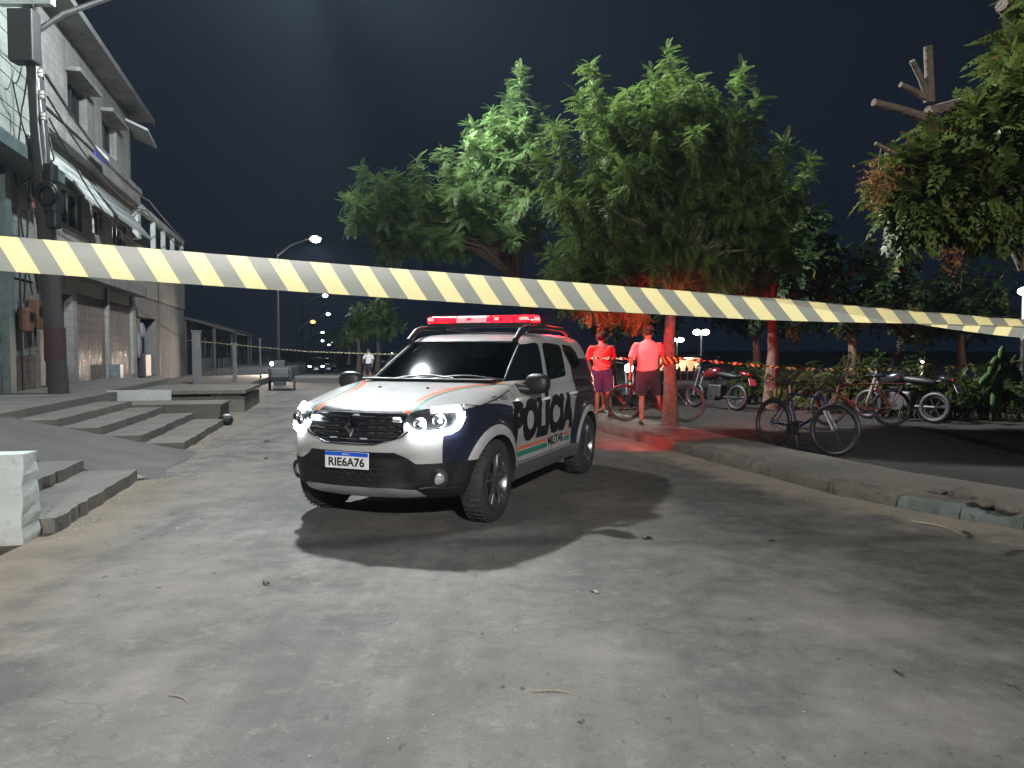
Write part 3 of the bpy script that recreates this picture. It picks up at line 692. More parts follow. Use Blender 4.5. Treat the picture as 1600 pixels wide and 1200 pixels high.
LOW = Shell([(.25, .60), (.28, .71), (.34, .80), (.45, .855), (.60, .865), (.72, .855), (.82, .835), (.90, .80), (.955, .75), (.985, .69), (1.015, .57), (1.05, .40), (1.085, .20), (1.115, -.03), (1.14, -.28), (1.155, -.5)],
 [(.22, -3.36), (.35, -3.46), (.55, -3.49), (.9, -3.47), (1.155, -3.42)],
 [(.20, .80), (.28, .845), (.40, .872), (.55, .885), (.75, .89), (.90, .888), (1.0, .878), (1.08, .85), (1.155, .80)], -1.0, 5.5, 15, 2.4)
def low_side(x, z):
    o = 0
    for hx in (0, WB):
        r = math.hypot(x - hx, z - HZ)
        o += .028 * (1 - sstep(.43, .52, r)) if z < .98 else .028 * (1 - sstep(.43, .52, r))
    if -2.3 < x < -.35: o -= .022 * math.exp(-((z - .56) / .10) ** 2) * sstep(-.35, -.5, x) * sstep(-2.3, -2.1, x)   # hollow along the doors
    o += .012 * math.exp(-((z - .93) / .03) ** 2) * sstep(.2, -.3, x)                                                # shoulder crease
    return o
def low_front(y, z):
    a = abs(y); o = 0
    o -= .045 * sstep(.56, .42, a) * sstep(.655, .60, z) * sstep(.37, .43, z)          # lower intake recess
    o -= .030 * sstep(.46, .36, a) * sstep(.945, .92, z) * sstep(.715, .75, z)         # grille recess
    o += .018 * sstep(.32, .42, a) * sstep(.62, .5, a) * sstep(.97, 1.03, z)           # raised bonnet flanks
    return o
LOW.side = low_side; LOW.front = low_front
GRN = Shell([(1.05, -.22), (1.14, -.36), (1.50, -1.08), (1.56, -1.22), (1.60, -1.42), (1.625, -1.7), (1.638, -1.9)],
 [(1.05, -3.44), (1.15, -3.42), (1.45, -3.27), (1.54, -3.16), (1.59, -3.0), (1.62, -2.6), (1.638, -2.2)],
 [(1.05, .845), (1.12, .83), (1.30, .778), (1.50, .712), (1.55, .685), (1.585, .63), (1.61, .50), (1.63, .26), (1.638, .06)], -1.95, 6.0, 12, 3.0)
def shell_mesh(sh, zs, nf=16, ns=34, nr=34, ny=10, tf=.86):
    rows = []
    for z in zs:
        w = sh.W(z); half = []
        for i in range(nf): y = w * tf * i / nf; half.append((sh.x(y, z), y))
        x0 = sh.x(w * tf, z)
        for i in range(ns): x = x0 + (sh.XM - x0) * i / ns; half.append((x, sh.y(x, z)))
        x1 = sh.x(w * .86, z, True)
        for i in range(nr + 1): x = sh.XM + (x1 - sh.XM) * i / nr; half.append((x, sh.y(x, z)))
        for i in range(1, ny + 1): y = w * .86 * (1 - i / ny); half.append((sh.x(y, z, True), y))
        full = half + [(x, -y) for x, y in half[-2:0:-1]]
        rows.append([(x, y, z) for x, y in full])
    n = len(rows[0]); mb = MB(); mb.add([p for r_ in rows for p in r_], [[i * n + k, i * n + (k + 1) % n, (i + 1) * n + (k + 1) % n, (i + 1) * n + k] for i in range(len(rows) - 1) for k in range(n)])
    mb.f.append(list(range(n))[::-1]); mb.mi.append(0); o = (len(rows) - 1) * n; mb.f.append([o + k for k in range(n)]); mb.mi.append(0)
    return mb
def nrm_side(x, z, sg=1):
    sh = LOW if z < 1.10 else GRN; e = .004
    dx = (sh.y(x + e, z) - sh.y(x - e, z)) / (2 * e); dz = (sh.y(x, z + e) - sh.y(x, z - e)) / (2 * e)
    return Vector((-dx, 1, -dz)).normalized()
def on_side(x, z, off=.003, sg=1):
    sh = LOW if z < 1.10 else GRN
    y = max(sh.y(x, z), LOW.y(x, z) if z < 1.12 else 0) if z > 1.05 else sh.y(x, z); n = nrm_side(x, z)
    p = Vector((x, y, z)) + n * off; return Vector((p.x, p.y * sg, p.z))
def on_front(y, z, off=.003, sh=LOW):
    e = .004; f = lambda a, b: sh.x(a, b)
    dy = (f(y + e, z) - f(y - e, z)) / (2 * e); dz = (f(y, z + e) - f(y, z - e)) / (2 * e)
    return Vector((sh.x(y, z), y, z)) + Vector((1, -dy, -dz)).normalized() * off
def round_poly(poly, r=.25, n=5):
    """corner-cut smoothing of a closed polygon (quadratic at each corner)"""
    out = []; m = len(poly)
    for i in range(m):
        a, b, c = (Vector(poly[i - 1]), Vector(poly[i]), Vector(poly[(i + 1) % m]))
        p, q = b.lerp(a, r), b.lerp(c, r)
        for k in range(n + 1): t = k / n; out.append(p * (1 - t) ** 2 + b * 2 * t * (1 - t) + q * t * t)
    return out
def poly_panel(poly, fn, rows=14, cols=14, off=.004, skirt=.012, smooth_r=.22, seg=5):
    """panel conforming to the shell: poly in (u,v), scanned in v; each row one interval"""
    P = round_poly(poly, smooth_r, seg) if smooth_r else [Vector(p) for p in poly]
    v0 = min(p.y for p in P) + 1e-4; v1 = max(p.y for p in P) - 1e-4; R_ = []
    for i in range(rows + 1):
        t = i / rows; v = v0 + (v1 - v0) * (.5 - .5 * math.cos(math.pi * t)); xs = []
        for a, b in zip(P, P[1:] + P[:1]):
            if (a.y - v) * (b.y - v) <= 0 and abs(a.y - b.y) > 1e-9: xs.append(a.x + (b.x - a.x) * (v - a.y) / (b.y - a.y))
        u0, u1 = min(xs), max(xs); R_.append([(u0 + (u1 - u0) * k / cols, v) for k in range(cols + 1)])
    mb = MB(); n = cols + 1
    top = [fn(u, v, off) for r_ in R_ for u, v in r_]
    mb.add(top, [[i * n + k, i * n + k + 1, (i + 1) * n + k + 1, (i + 1) * n + k] for i in range(rows) for k in range(cols)])
    if skirt:
        rim = [(0, k) for k in range(n)] + [(i, n - 1) for i in range(1, rows + 1)] + [(rows, k) for k in range(n - 2, -1, -1)] + [(i, 0) for i in range(rows - 1, 0, -1)]
        a = [top[i * n + k] for i, k in rim]; b_ = [fn(*R_[i][k], off - skirt) for i, k in rim]; L = len(rim)
        mb.add(a + b_, [[i, (i + 1) % L, L + (i + 1) % L, L + i] for i in range(L)])
    return mb
def strip_on(pts, fn, w=.006, off=.0015):
    """thin line along the shell through (u,v) points"""
    P = [Vector(p) for p in pts]; Q = []
    for a, b in zip(P, P[1:]):
        n = max(1, int((b - a).length / .03)); Q += [a.lerp(b, i / n) for i in range(n)]
    Q.append(P[-1]); mb = MB(); vs = []
    for i, p in enumerate(Q):
        d = (Q[min(i + 1, len(Q) - 1)] - Q[max(i - 1, 0)]).normalized(); s = Vector((-d.y, d.x)) * w / 2
        for q in (p + s, p - s): vs.append(fn(q.x, q.y, off))
    mb.add(vs, [(2 * i, 2 * i + 1, 2 * i + 3, 2 * i + 2) for i in range(len(Q) - 1)]); return mb
sideL = lambda u, v, o: on_side(u, v, o, 1)
sideR = lambda u, v, o: on_side(u, v, o, -1)

# livery paint: one paint job, white with navy blocks and orange/green bands, in car coordinates
m, nt, b = newmat('police_livery_paint')
x_, y_, z_ = xyz(nt, coords(nt)); ay = y_.abs()
WHITE, NAVY, BLK, ORG, GRN_C = (.41, .41, .41), (.014, .016, .030), (.010, .010, .012), (.62, .13, .035), (.02, .19, .13)
c = mixc(nt, noise(nt, coords(nt), 3, 5, .6).ramp(.3, .75), (.34, .34, .33), WHITE)
onside = ay.gt(.70, .004) * x_.lt(.60)
r_f = ((x_ * x_) + (z_ - HZ) * (z_ - HZ)).sqrt(); r_r = ((x_ - WB) * (x_ - WB) + (z_ - HZ) * (z_ - HZ)).sqrt()
fedge = (x_ - .08) * (x_ - .08) * -.30 + .995                       # upper edge of the front block
fblock = onside * z_.lt(fedge) * (x_ - (z_ * .32) ).gt(-.63) * r_f.gt(.475) * x_.lt(.63)
rblock = ay.gt(.5) * (x_ - (z_ - .9) * -.30).lt(-2.195) * z_.lt(1.34) * r_r.gt(.462)
tailblk = x_.lt(-3.2) * z_.lt(1.0)
corner = ay.gt(.688) * x_.gt(.2) * z_.lt(.80)
c = mixc(nt, fblock.max(corner * r_f.gt(.475)).max(rblock).max(tailblk), c, NAVY)
# bands on the doors
dside = ay.gt(.7) * x_.lt(-.43) * x_.gt(-2.03)
gap = 1.0 - x_.lt(-1.30) * x_.gt(-1.84) * z_.lt(.575)
orb = dside * z_.gt(.532) * z_.lt(.562) * gap; grb = dside * z_.gt(.472) * z_.lt(.518) * gap
c = mixc(nt, orb, c, ORG); c = mixc(nt, grb, c, GRN_C)
# bonnet bands and dark leading edge
yc = (x_ - .43) * (x_ - .43) * .42 + .395
bon = z_.gt(.948) * x_.gt(-.5) * (1.0 - onside * 0.0)
c = mixc(nt, bon * (ay - yc).abs().lt(.030), c, ORG); c = mixc(nt, bon * (ay - yc - .058).abs().lt(.018), c, GRN_C)
lead = z_.gt(.93) * (x_ - (ay - .20) * (ay - .20) * -.9).gt(.672) * (ay - yc).lt(-.040)
c = mixc(nt, lead, c, NAVY)
# black plastic lower bumper, arch lips and sills
zt = (ay - .38).max(0.0) * -.60 + .655
lowf = z_.lt(zt.max(.567)) * x_.gt(.30)
sill = z_.lt(.41) * x_.lt(.35)
c = mixc(nt, lowf, c, BLK); c = mixc(nt, sill * (1.0 - lowf), c, (.10, .105, .11))
dust = noise(nt, coords(nt), 7, 5, .65)
c = mixc(nt, z_.lt(.75, .5) * dust.ramp(.5, .85) * .16, c, (.16, .145, .12))
nt.links.new(c, b.inputs['Base Color']); nt.links.new((dust.ramp(.2, .8) * .14 + .24 + lowf * .25).s, b.inputs['Roughness'])
nt.links.new(((1.0 - lowf) * .28).s, b.inputs['Coat Weight']); b.inputs['Coat Roughness'].default_value = .06; b.inputs['Specular IOR Level'].default_value = .3
M_LIV = m
m, nt, b = newmat('tinted_car_glass'); b.inputs['Base Color'].default_value = (.006, .009, .010, 1); b.inputs['Roughness'].default_value = .025; b.inputs['Specular IOR Level'].default_value = .6; M_GLASS = m
M_PLAST = mat('black_plastic', (.016, .016, .017), .5, 0, .2, 12, .15, 160, .002)
M_CHROME = mat('chrome', (.62, .63, .65), .14, 1, .05)
M_RUBBER = mat('dusty_rubber', (.030, .029, .028), .85, 0, .35, 9)
M_ALLOY = mat('grey_alloy', (.22, .225, .235), .32, .85, .15, 14)
M_SILV = mat('silver_plastic', (.33, .33, .34), .4, .3)
M_REDL = emis('lit_red_led', (1, .055, .05), 12, (.3, .0, .0)); M_REDD = emis('glowing_red_lens', (1, .012, .03), 1.2, (.35, .004, .008))
nt = M_REDD.node_tree; b = nt.nodes['Principled BSDF']; x_, y_, z_ = xyz(nt, coords(nt)); nz_ = noise(nt, coords(nt), 16, 3, .6, (.3, 1.6, 1)); nt.links.new((nz_.ramp(.42, .66) * 4.0 + .8).s, b.inputs['Emission Strength']); b.inputs['Roughness'].default_value = .12; bump(nt, b, noise(nt, coords(nt), 60, 2, .5, (.2, 1, .3)), .5, .006)
M_DRL = emis('lit_white_drl', (.90, .96, 1), 60); M_BEAM = emis('lit_strobe', (.82, .92, 1), 30)
car = thing('police_car', 'white and navy military police patrol car with lit red light bar', 'police car', (-.945, 6.64, 0), math.atan2(-math.cos(.3855), -math.sin(.3855)))
def arr(a, b, st): return list(np.arange(a, b - 1e-6, st))
zs = [.265, .28, .295, .31, .325, .345, .37, .39, .41, .43, .46, .49, .52, .55, .58, .60, .62, .64, .66, .69, .715, .735, .755, .78, .81, .84, .87, .895, .915, .93, .945, .96, .972, .984] + arr(.994, 1.156, .009) + [1.155]
mb = shell_mesh(LOW, zs); body = mb.build('body', [M_LIV, M_PLAST], car)
cut = MB()
for hx in (0, WB):
    for sg in (1, -1): cut.lathe([(0, 0), (.395, 0), (.395, .6), (0, .6)], (hx, sg * .52, HZ - .005), (0, sg, 0), 48)
cuto = cut.build('arch_cutter', M_PLAST)
md = body.modifiers.new('arches', 'BOOLEAN'); md.operation = 'DIFFERENCE'; md.object = cuto; md.solver = 'EXACT'
try: md.material_mode = 'TRANSFER'
except Exception: pass
cuto.parent = car; bpy.context.view_layer.update()
dg = bpy.context.evaluated_depsgraph_get(); me = bpy.data.meshes.new_from_object(body.evaluated_get(dg))
body.modifiers.clear(); body.data = me; bpy.data.objects.remove(cuto)
me.polygons.foreach_set('use_smooth', [True] * len(me.polygons)); me.set_sharp_from_angle(angle=R(32))
zs = [1.05, 1.08, 1.11, 1.15] + arr(1.20, 1.5, .05) + [1.5, 1.52, 1.54, 1.555, 1.57, 1.582, 1.593, 1.603, 1.612, 1.62, 1.627, 1.632, 1.636, 1.638]
mb = shell_mesh(GRN, zs, 14, 20, 30, 10); cabin = mb.build('cabin', M_LIV, car, smooth=50)
# glazing
WSP = [(-.70, 1.135), (.70, 1.135), (.605, 1.515), (-.605, 1.515)]
bm = bmesh.new(); bm.from_mesh(cabin.data)      # opening behind the windscreen
bmesh.ops.delete(bm, geom=[f for f in bm.faces if f.normal.x > .15 and 1.145 < f.calc_center_median().z < 1.505 and abs(f.calc_center_median().y) < .68 - (f.calc_center_median().z - 1.14) * .25], context='FACES'); bm.to_mesh(cabin.data); bm.free()
ws = poly_panel(WSP, lambda u, v, o: on_front(u, v, o, GRN), 18, 22, .004, 0, .08).build('windscreen', clear_glass('tinted_windscreen', (.34, .37, .37), .25), car, smooth=60)
wf = MB(); ring_ = [on_front(u, v, .005, GRN) for u, v in resample(round_poly(WSP, .08, 4) + [round_poly(WSP, .08, 4)[0]], .05)]; wf.tube([tuple(p) for p in ring_], .012, 6); wf.build('windscreen_seal', M_PLAST, car, smooth=60)
q = MB(); q.box((-.78, 0, 1.168), (.85, 1.36, .02), bev=.008); dsh = q.build('dashboard', M_PLAST, car)
for yy, rz_ in ((-.28, .3), (.25, -.2)): q = MB(); q.box((-.62, yy, 1.182), (.16, .24, .003), rz=rz_); q.build('paper', mat('pale_paper', (.5, .48, .4), .7), dsh)
q = MB(); q.ring((-1.05, .36, 1.20), (.75, 0, .66), .17, .014, 24, 6); q.build('steering_wheel', M_PLAST, car)
for yy in (-.36, .36):
    q = MB(); q.box((-1.60, yy, 1.28), (.16, .46, .34), bev=.06); st_ = q.build('seat', M_PLAST, car, smooth=50); q = MB(); q.box((-1.62, yy, 1.50), (.10, .26, .16), bev=.04); q.build('headrest', M_PLAST, st_, smooth=50)
q = MB(); q.box((-1.18, 0, 1.49), (.03, .22, .06), bev=.01); q.build('rear_view_mirror', M_PLAST, car)
q = MB(); q.box((-1.9, 0, 1.166), (2.4, 1.4, .008)); q.build('cabin_floor', M_PLAST, car)
cowl = poly_panel([(-.73, 1.095), (.73, 1.095), (.715, 1.15), (-.715, 1.15)], lambda u, v, o: on_front(u, v, o, GRN), 3, 20, .008, .02, 0).build('cowl_trim', M_PLAST, car)
for y0, y1 in ((-.35, .28), (.05, .62)):
    w_ = MB(); w_.tube([tuple(on_front(y0 + (y1 - y0) * i / 8, 1.150 + .03 * math.sin(math.pi * i / 8) + .012 * i / 8, .02, GRN)) for i in range(9)], .009, 6); w_.build('wiper', M_PLAST, car)
FW = [(-.40, 1.115), (-.62, 1.24), (-.92, 1.40), (-1.12, 1.485), (-1.42, 1.515), (-1.475, 1.50), (-1.33, 1.125), (-1.20, 1.112)]
RW = [(-1.575, 1.515), (-2.07, 1.505), (-2.15, 1.47), (-2.07, 1.175), (-1.98, 1.15), (-1.48, 1.135), (-1.45, 1.15)]
QW = [(-2.22, 1.50), (-2.52, 1.485), (-2.66, 1.40), (-2.70, 1.29), (-2.64, 1.26), (-2.34, 1.22), (-2.20, 1.42)]
for fn in (sideL, sideR):
    for P, nm in ((FW, 'front_side_window'), (RW, 'rear_side_window'), (QW, 'quarter_window')):
        poly_panel(P, fn, 14, 12, .003, .01, .18).build(nm, M_GLASS, car, smooth=60)
    # shut lines, rub strip, handles
    mb = MB()
    for pts in ([(-.36, 1.09), (-.46, .95), (-.47, .42)], [(-1.40, 1.12), (-1.40, .60), (-1.43, .42)], [(-2.16, 1.15), (-2.18, .90), (-2.10, .66), (-2.02, .52), (-2.00, .42)], [(-.47, .425), (-2.0, .425)], [(.33, 1.0), (.20, .985), (-.1, 1.03), (-.38, 1.085)]):
        q = strip_on(pts, fn, .008, .0018); mb.add(q.v, q.f)
    mb.build('shut_line', M_BLACK, car)
    for hx, hz in ((-1.20, .955), (-2.10, .965)):
        h = MB(); h.tube([tuple(fn(hx + .10 - .2 * i / 6, hz, .008 + .032 * math.sin(math.pi * i / 6))) for i in range(7)], [.011, .014, .016, .016, .016, .014, .011], 8); h.build('door_handle', M_LIV if False else mat('white_car_paint', (.68, .68, .68), .3, 0, .05, coat=.5), car, smooth=60)
# lettering on the doors, the fender and the plate
def side_text(txt, x0, x1, z0, z1, mt, name, sg=1, bold=.02, lean=0):
    uv, fs = text_mesh(txt, 1, bold, sub=.12); mb = MB()
    mb.add([on_side(x0 + (x1 - x0) * u + lean * v, z0 + (z1 - z0) * v, .0035, sg) for u, v in uv], fs); return mb.build(name, mt, car, smooth=60)
M_LET = mat('black_vinyl_letter', (.010, .010, .013), .5, 0, .1, spec=.2)
side_text('POLÍCIA', -.35, -2.12, .59, 1.075, M_LET, 'lettering', 1, .07); side_text('POLÍCIA', -2.10, -.40, .600, 1.055, M_LET, 'lettering', -1, .045)
side_text('MILITAR', -1.33, -1.82, .480, .568, M_LET, 'lettering', 1, .03); side_text('MILITAR', -1.82, -1.33, .480, .568, M_LET, 'lettering', -1, .03)
side_text('CP 10232', -.02, -.27, 1.010, 1.046, M_LET, 'lettering', 1, .02)
pl_o = MB(); PC = Vector((.872, -.012, .585)); pl_o.box(PC, (.012, .40, .13), bev=.004); plate = pl_o.build('licence_plate', mat('plate_white', (.72, .73, .75), .35, 0, .05), car)
bb = MB(); bb.box(PC + Vector((.0075, 0, .048)), (.002, .394, .030)); bb.build('plate_band', mat('plate_blue', (.01, .09, .55), .4, 0, .05), plate)
def front_text(txt, y0, y1, z0, z1, x, mt, par, bold=0):
    uv, fs = text_mesh(txt, 1, bold); mb = MB(); mb.add([(x, y0 + (y1 - y0) * u, z0 + (z1 - z0) * v) for u, v in uv], fs); return mb.build('lettering', mt, par)
front_text('RIE6A76', PC.y - .165, PC.y + .165, PC.z - .048, PC.z + .022, PC.x + .0085, M_LET, plate, .03)
front_text('BRASIL', PC.y - .035, PC.y + .035, PC.z + .042, PC.z + .054, PC.x + .0095, mat('plate_white', 0), plate)
ps = MB(); ps.box(PC + Vector((-.02, 0, 0)), (.03, .36, .11)); ps.build('plate_holder', M_PLAST, car)
# grille, emblem, lamps, bumper
frn = lambda u, v, o: on_front(u, v, o)
GP = [(-.445, .945), (.445, .945), (.42, .87), (.44, .80), (.34, .745), (.22, .722), (-.22, .722), (-.34, .745), (-.44, .80), (-.42, .87)]
gr_ = poly_panel(GP, frn, 14, 24, .003, .01, .1).build('grille', mat('grille_black', (.012, .012, .016), .35, 0, .2, 20), car)
for zz, yw in ((.905, .40), (.862, .40), (.818, .41), (.776, .37)):
    mb = MB(); mb.tube([tuple(on_front(-yw + 2 * yw * i / 16, zz + .004 * math.cos(i), .012)) for i in range(17)], .010, 8); mb.build('grille_bar', M_PLAST, gr_, smooth=60)
for yy in (-.33, -.25, -.17, .17, .25, .33):
    for zz in (.884, .84, .797):
        mb = MB(); mb.box(on_front(yy, zz, .014), (.012, .055, .012)); mb.build('chrome_tab', mat('dull_chrome', (.32, .33, .36), .25, 1, .1), gr_)
mb = MB(); bt = [(-.47, .815), (-.43, .775), (-.33, .735), (-.22, .712), (0, .708), (.22, .712), (.33, .735), (.43, .775), (.47, .815)]
mb.tube([tuple(on_front(u, v, .006)) for u, v in resample(bt, .03)], .009, 8); mb.build('chrome_trim', M_CHROME, car, smooth=60)
mb = MB(); mb.tube([tuple(on_front(-.44 + .88 * i / 20, .947, .002)) for i in range(21)], .006, 6); mb.build('bonnet_shut_line', M_BLACK, car)
# emblem: an open upright diamond in folded chrome
em = MB(); ex = on_front(0, .845, .03).x
W_, H_, t_, d_ = .062, .088, .026, .028
for s1 in (1, -1):
    outer = [(0, H_), (s1 * W_, 0), (0, -H_)]; inner_ = [(0, H_ - t_ * 1.9), (s1 * (W_ - t_ * 1.25), 0), (0, -H_ + t_ * 1.9)]; ridge = [(0, H_ - t_ * .9), (s1 * (W_ - t_ * .6), 0), (0, -H_ + t_ * .9)]
    vs = [(ex, p[0], .845 + p[1]) for p in outer] + [(ex + d_, p[0], .845 + p[1]) for p in ridge] + [(ex, p[0], .845 + p[1]) for p in inner_]
    em.add(vs, [(0, 1, 4, 3), (1, 2, 5, 4), (3, 4, 7, 6), (4, 5, 8, 7)])
em.build('emblem', M_CHROME, car)
HL = [(.435, .872), (.468, .945), (.60, .965), (.755, .983), (.775, .90), (.755, .808), (.62, .782), (.515, .774)]
for sg in (1, -1):
    hl = poly_panel([(p[0] * sg, p[1]) for p in HL], frn, 14, 16, .004, .012, .1).build('headlamp', mat('lamp_reflector', (.20, .21, .23), .18, .8, .3, 30), car, smooth=50)
    for (yy, zz, rr) in ((.545, .868, .050), (.655, .888, .052)):
        c_ = on_front(yy * sg, zz, .012); n_ = (on_front(yy * sg, zz, .05) - c_).normalized(); ax = (n_ + Vector((1.2, 0, 0))).normalized()
        q = MB(); q.lathe([(0, -.004), (rr * .35, .002), (rr * .8, .012), (rr, .022), (rr * 1.05, .010)], c_, ax, 18); q.build('reflector_bowl', M_CHROME, hl, smooth=60); q = MB(); q.ell(c_ + ax * .012, (.006, .008, .008), 10, 6); q.build('bulb', emis('lit_bulb', (.95, .97, 1), 8), hl, smooth=60)
    dr = MB(); path = [(.585, .964), (.66, .968), (.735, .970), (.757, .93), (.760, .885), (.748, .835), (.725, .812), (.64, .797), (.56, .788), (.515, .792), (.475, .838), (.452, .872)]
    rr = [.014, .018, .021, .023, .023, .023, .024, .024, .022, .018, .011, .007]
    dr.tube([tuple(on_front(u * sg, v, .014)) for u, v in path], rr, 8); dr.build('daytime_strip', M_DRL, hl, smooth=90)
    poly_panel([(p[0] * sg, p[1]) for p in HL], frn, 12, 14, .036, .034, .1).build('lamp_lens', clear_glass('lamp_lens_glass'), hl, smooth=60)
    # fog lamp
    c_ = on_front(sg * .66, .445, -.004); n_ = (on_front(sg * .66, .445, .05) - c_).normalized(); ax = (n_ + Vector((1, 0, 0))).normalized()
    fb = MB(); fb.lathe([(.085, -.02), (.078, .012), (.058, .014), (.052, -.004)], c_, ax, 22); fo = fb.build('fog_bezel', M_PLAST, car, smooth=50)
    fl = MB(); fl.lathe([(0, .014), (.03, .012), (.05, .004), (.052, -.006)], c_, ax, 22); fl.build('fog_lens', mat('fog_glass', (.55, .55, .52), .15, .5, .2, 60), fo, smooth=60)
    sl = MB(); sl.tube([tuple(on_front(sg * (.53 + .24 * i / 6), .372 + .01 * math.sin(i), .008)) for i in range(7)], .012, 8); sl.build('bumper_blade', M_PLAST, car, smooth=60)
    # grille strobe
    q = MB(); q.box(on_front(sg * .375, .885, .03), (.03, .075, .035), bev=.008); q.build('strobe', M_BEAM if sg < 0 else mat('strobe_clear', (.4, .42, .45), .15), car)
for yy, zz in ((0.02, .938), (-.16, .742), (.12, .740)):
    q = MB(); q.box(on_front(yy, zz, .02), (.015, .06, .014), bev=.003); q.build('marker_led', mat('strobe_clear', 0), car)
sk = poly_panel([(-.56, .29), (.56, .29), (.50, .372), (-.50, .372)], frn, 4, 20, .006, .02, .15).build('skid_plate', M_SILV, car, smooth=50)
for i in range(9):   # lower intake slats, slanted
    y0 = -.32 + .08 * i; q = MB(); q.tube([tuple(on_front(y0, .50, .012)), tuple(on_front(y0 + .09, .415, .012))], .006, 6); q.build('intake_slat', M_PLAST, car)
for zz in (.43, .475, .52):
    q = MB(); q.tube([tuple(on_front(-.44 + .88 * i / 14, zz, .008)) for i in range(15)], .008, 6); q.build('intake_bar', M_PLAST, car)
# mirrors
for sg in (1, -1):
    q = MB(); q.ell((-.66, sg * 1.005, 1.135), (.075, .125, .092), 18, 12, Matrix.Rotation(R(-12 * sg), 3, 'Z'), .8); mo = q.build('mirror', M_PLAST, car, smooth=60)
    q = MB(); q.tube([(-.60, sg * .80, 1.09), (-.64, sg * .93, 1.08)], [.05, .035], 8); q.build('mirror_arm', M_PLAST, mo, smooth=60)
    q = MB(); q.ell((-.745, sg * 1.005, 1.135), (.012, .10, .07), 14, 8, Matrix.Rotation(R(-12 * sg), 3, 'Z'), .8); q.build('mirror_glass', M_GLASS, mo, smooth=60)
# roof rails
for sg in (1, -1):
    pts = [(-1.12, .60, 1.535), (-1.28, .60, 1.64), (-1.42, .60, 1.672), (-2.0, .605, 1.688), (-2.6, .60, 1.672), (-2.78, .595, 1.64), (-2.92, .59, 1.56)]
    q = MB(); q.tube([(x, sg * y, z) for x, y, z in pts], [.030, .030, .026, .024, .026, .03, .03], 8); q.build('roof_rail', M_PLAST, car, smooth=60)
for x in (.42,):
    pass
# washers, antenna
for yy in (-.24, .24):
    q = MB(); q.ell((.02, yy, LOW.W(1.0) * 0 + 1.113), (.02, .014, .009), 10, 6); q.build('washer_jet', M_PLAST, car)
q = MB(); q.tube([(-2.95, 0, 1.60), (-3.05, 0, 1.68)], [.03, .008], 8); q.build('antenna', M_PLAST, car)
# light bar
lb = MB(); lb.box((-1.68, 0, 1.705), (.30, 1.22, .05), bev=.02); lbo = lb.build('light_bar', M_PLAST, car)
for sg in (1, -1):
    q = MB(); q.box((-1.68, sg * .52, 1.665), (.16, .06, .05)); q.build('bar_foot', M_PLAST, lbo)
def dome(y0, y1, mt, nm='lens'):
    q = MB(); prof = [(-.14, 1.732), (-.145, 1.755), (-.12, 1.795), (-.06, 1.808), (.06, 1.808), (.12, 1.795), (.145, 1.755), (.14, 1.732)]
    n = 8; ys = [y0 + (y1 - y0) * i / n for i in range(n + 1)]
    vs = []
    for i, y in enumerate(ys):
        k = 1 - (.25 * ((abs(y) - .52) / .1) ** 2 if abs(y) > .52 else 0)
        for x, z in prof: vs.append((-1.68 + x * k, y, 1.732 + (z - 1.732) * (.85 + .15 * k)))
    q.add(vs, [(i * 8 + a, i * 8 + a + 1, (i + 1) * 8 + a + 1, (i + 1) * 8 + a) for i in range(n) for a in range(7)] + [list(range(8)), [n * 8 + a for a in range(8)]]); return q.build(nm, mt, lbo, smooth=50)
M_CLRB = emis('pink_lit_bar_lens', (1, .30, .34), .55, (.45, .36, .38))
dome(-.62, -.255, M_REDD); dome(-.25, .10, M_CLRB); dome(.105, .62, M_REDD)
for yy, s_, mt in ((-.56, .07, M_REDL), (-.30, .05, M_REDD), (.22, .05, M_REDL), (.34, .035, M_REDD), (.40, .035, M_REDD), (.53, .10, M_REDL), (-.44, .05, M_REDD), (-.1, .05, M_REDD)):
    q = MB(); q.box((-1.68 + .147, yy, 1.768), (.012, s_, .030), bev=.004); q.build('led_module', mt, lbo)
q = MB(); q.box((-1.68, .618, 1.768), (.16, .014, .034), bev=.004); q.build('led_module', M_REDL, lbo)
RED = (1, .02, .035)
light('bar_light', 'SPOT', (-1.86, .55, 1.79), car, 4600, RED, (-1, .06, -.13), spot_size=R(40), spot_blend=.6, shadow_soft_size=.05)
light('bar_light', 'SPOT', (-1.9, .3, 1.83), car, 45, RED, (-1, .22, .30), spot_size=R(100), spot_blend=.6, shadow_soft_size=.06)
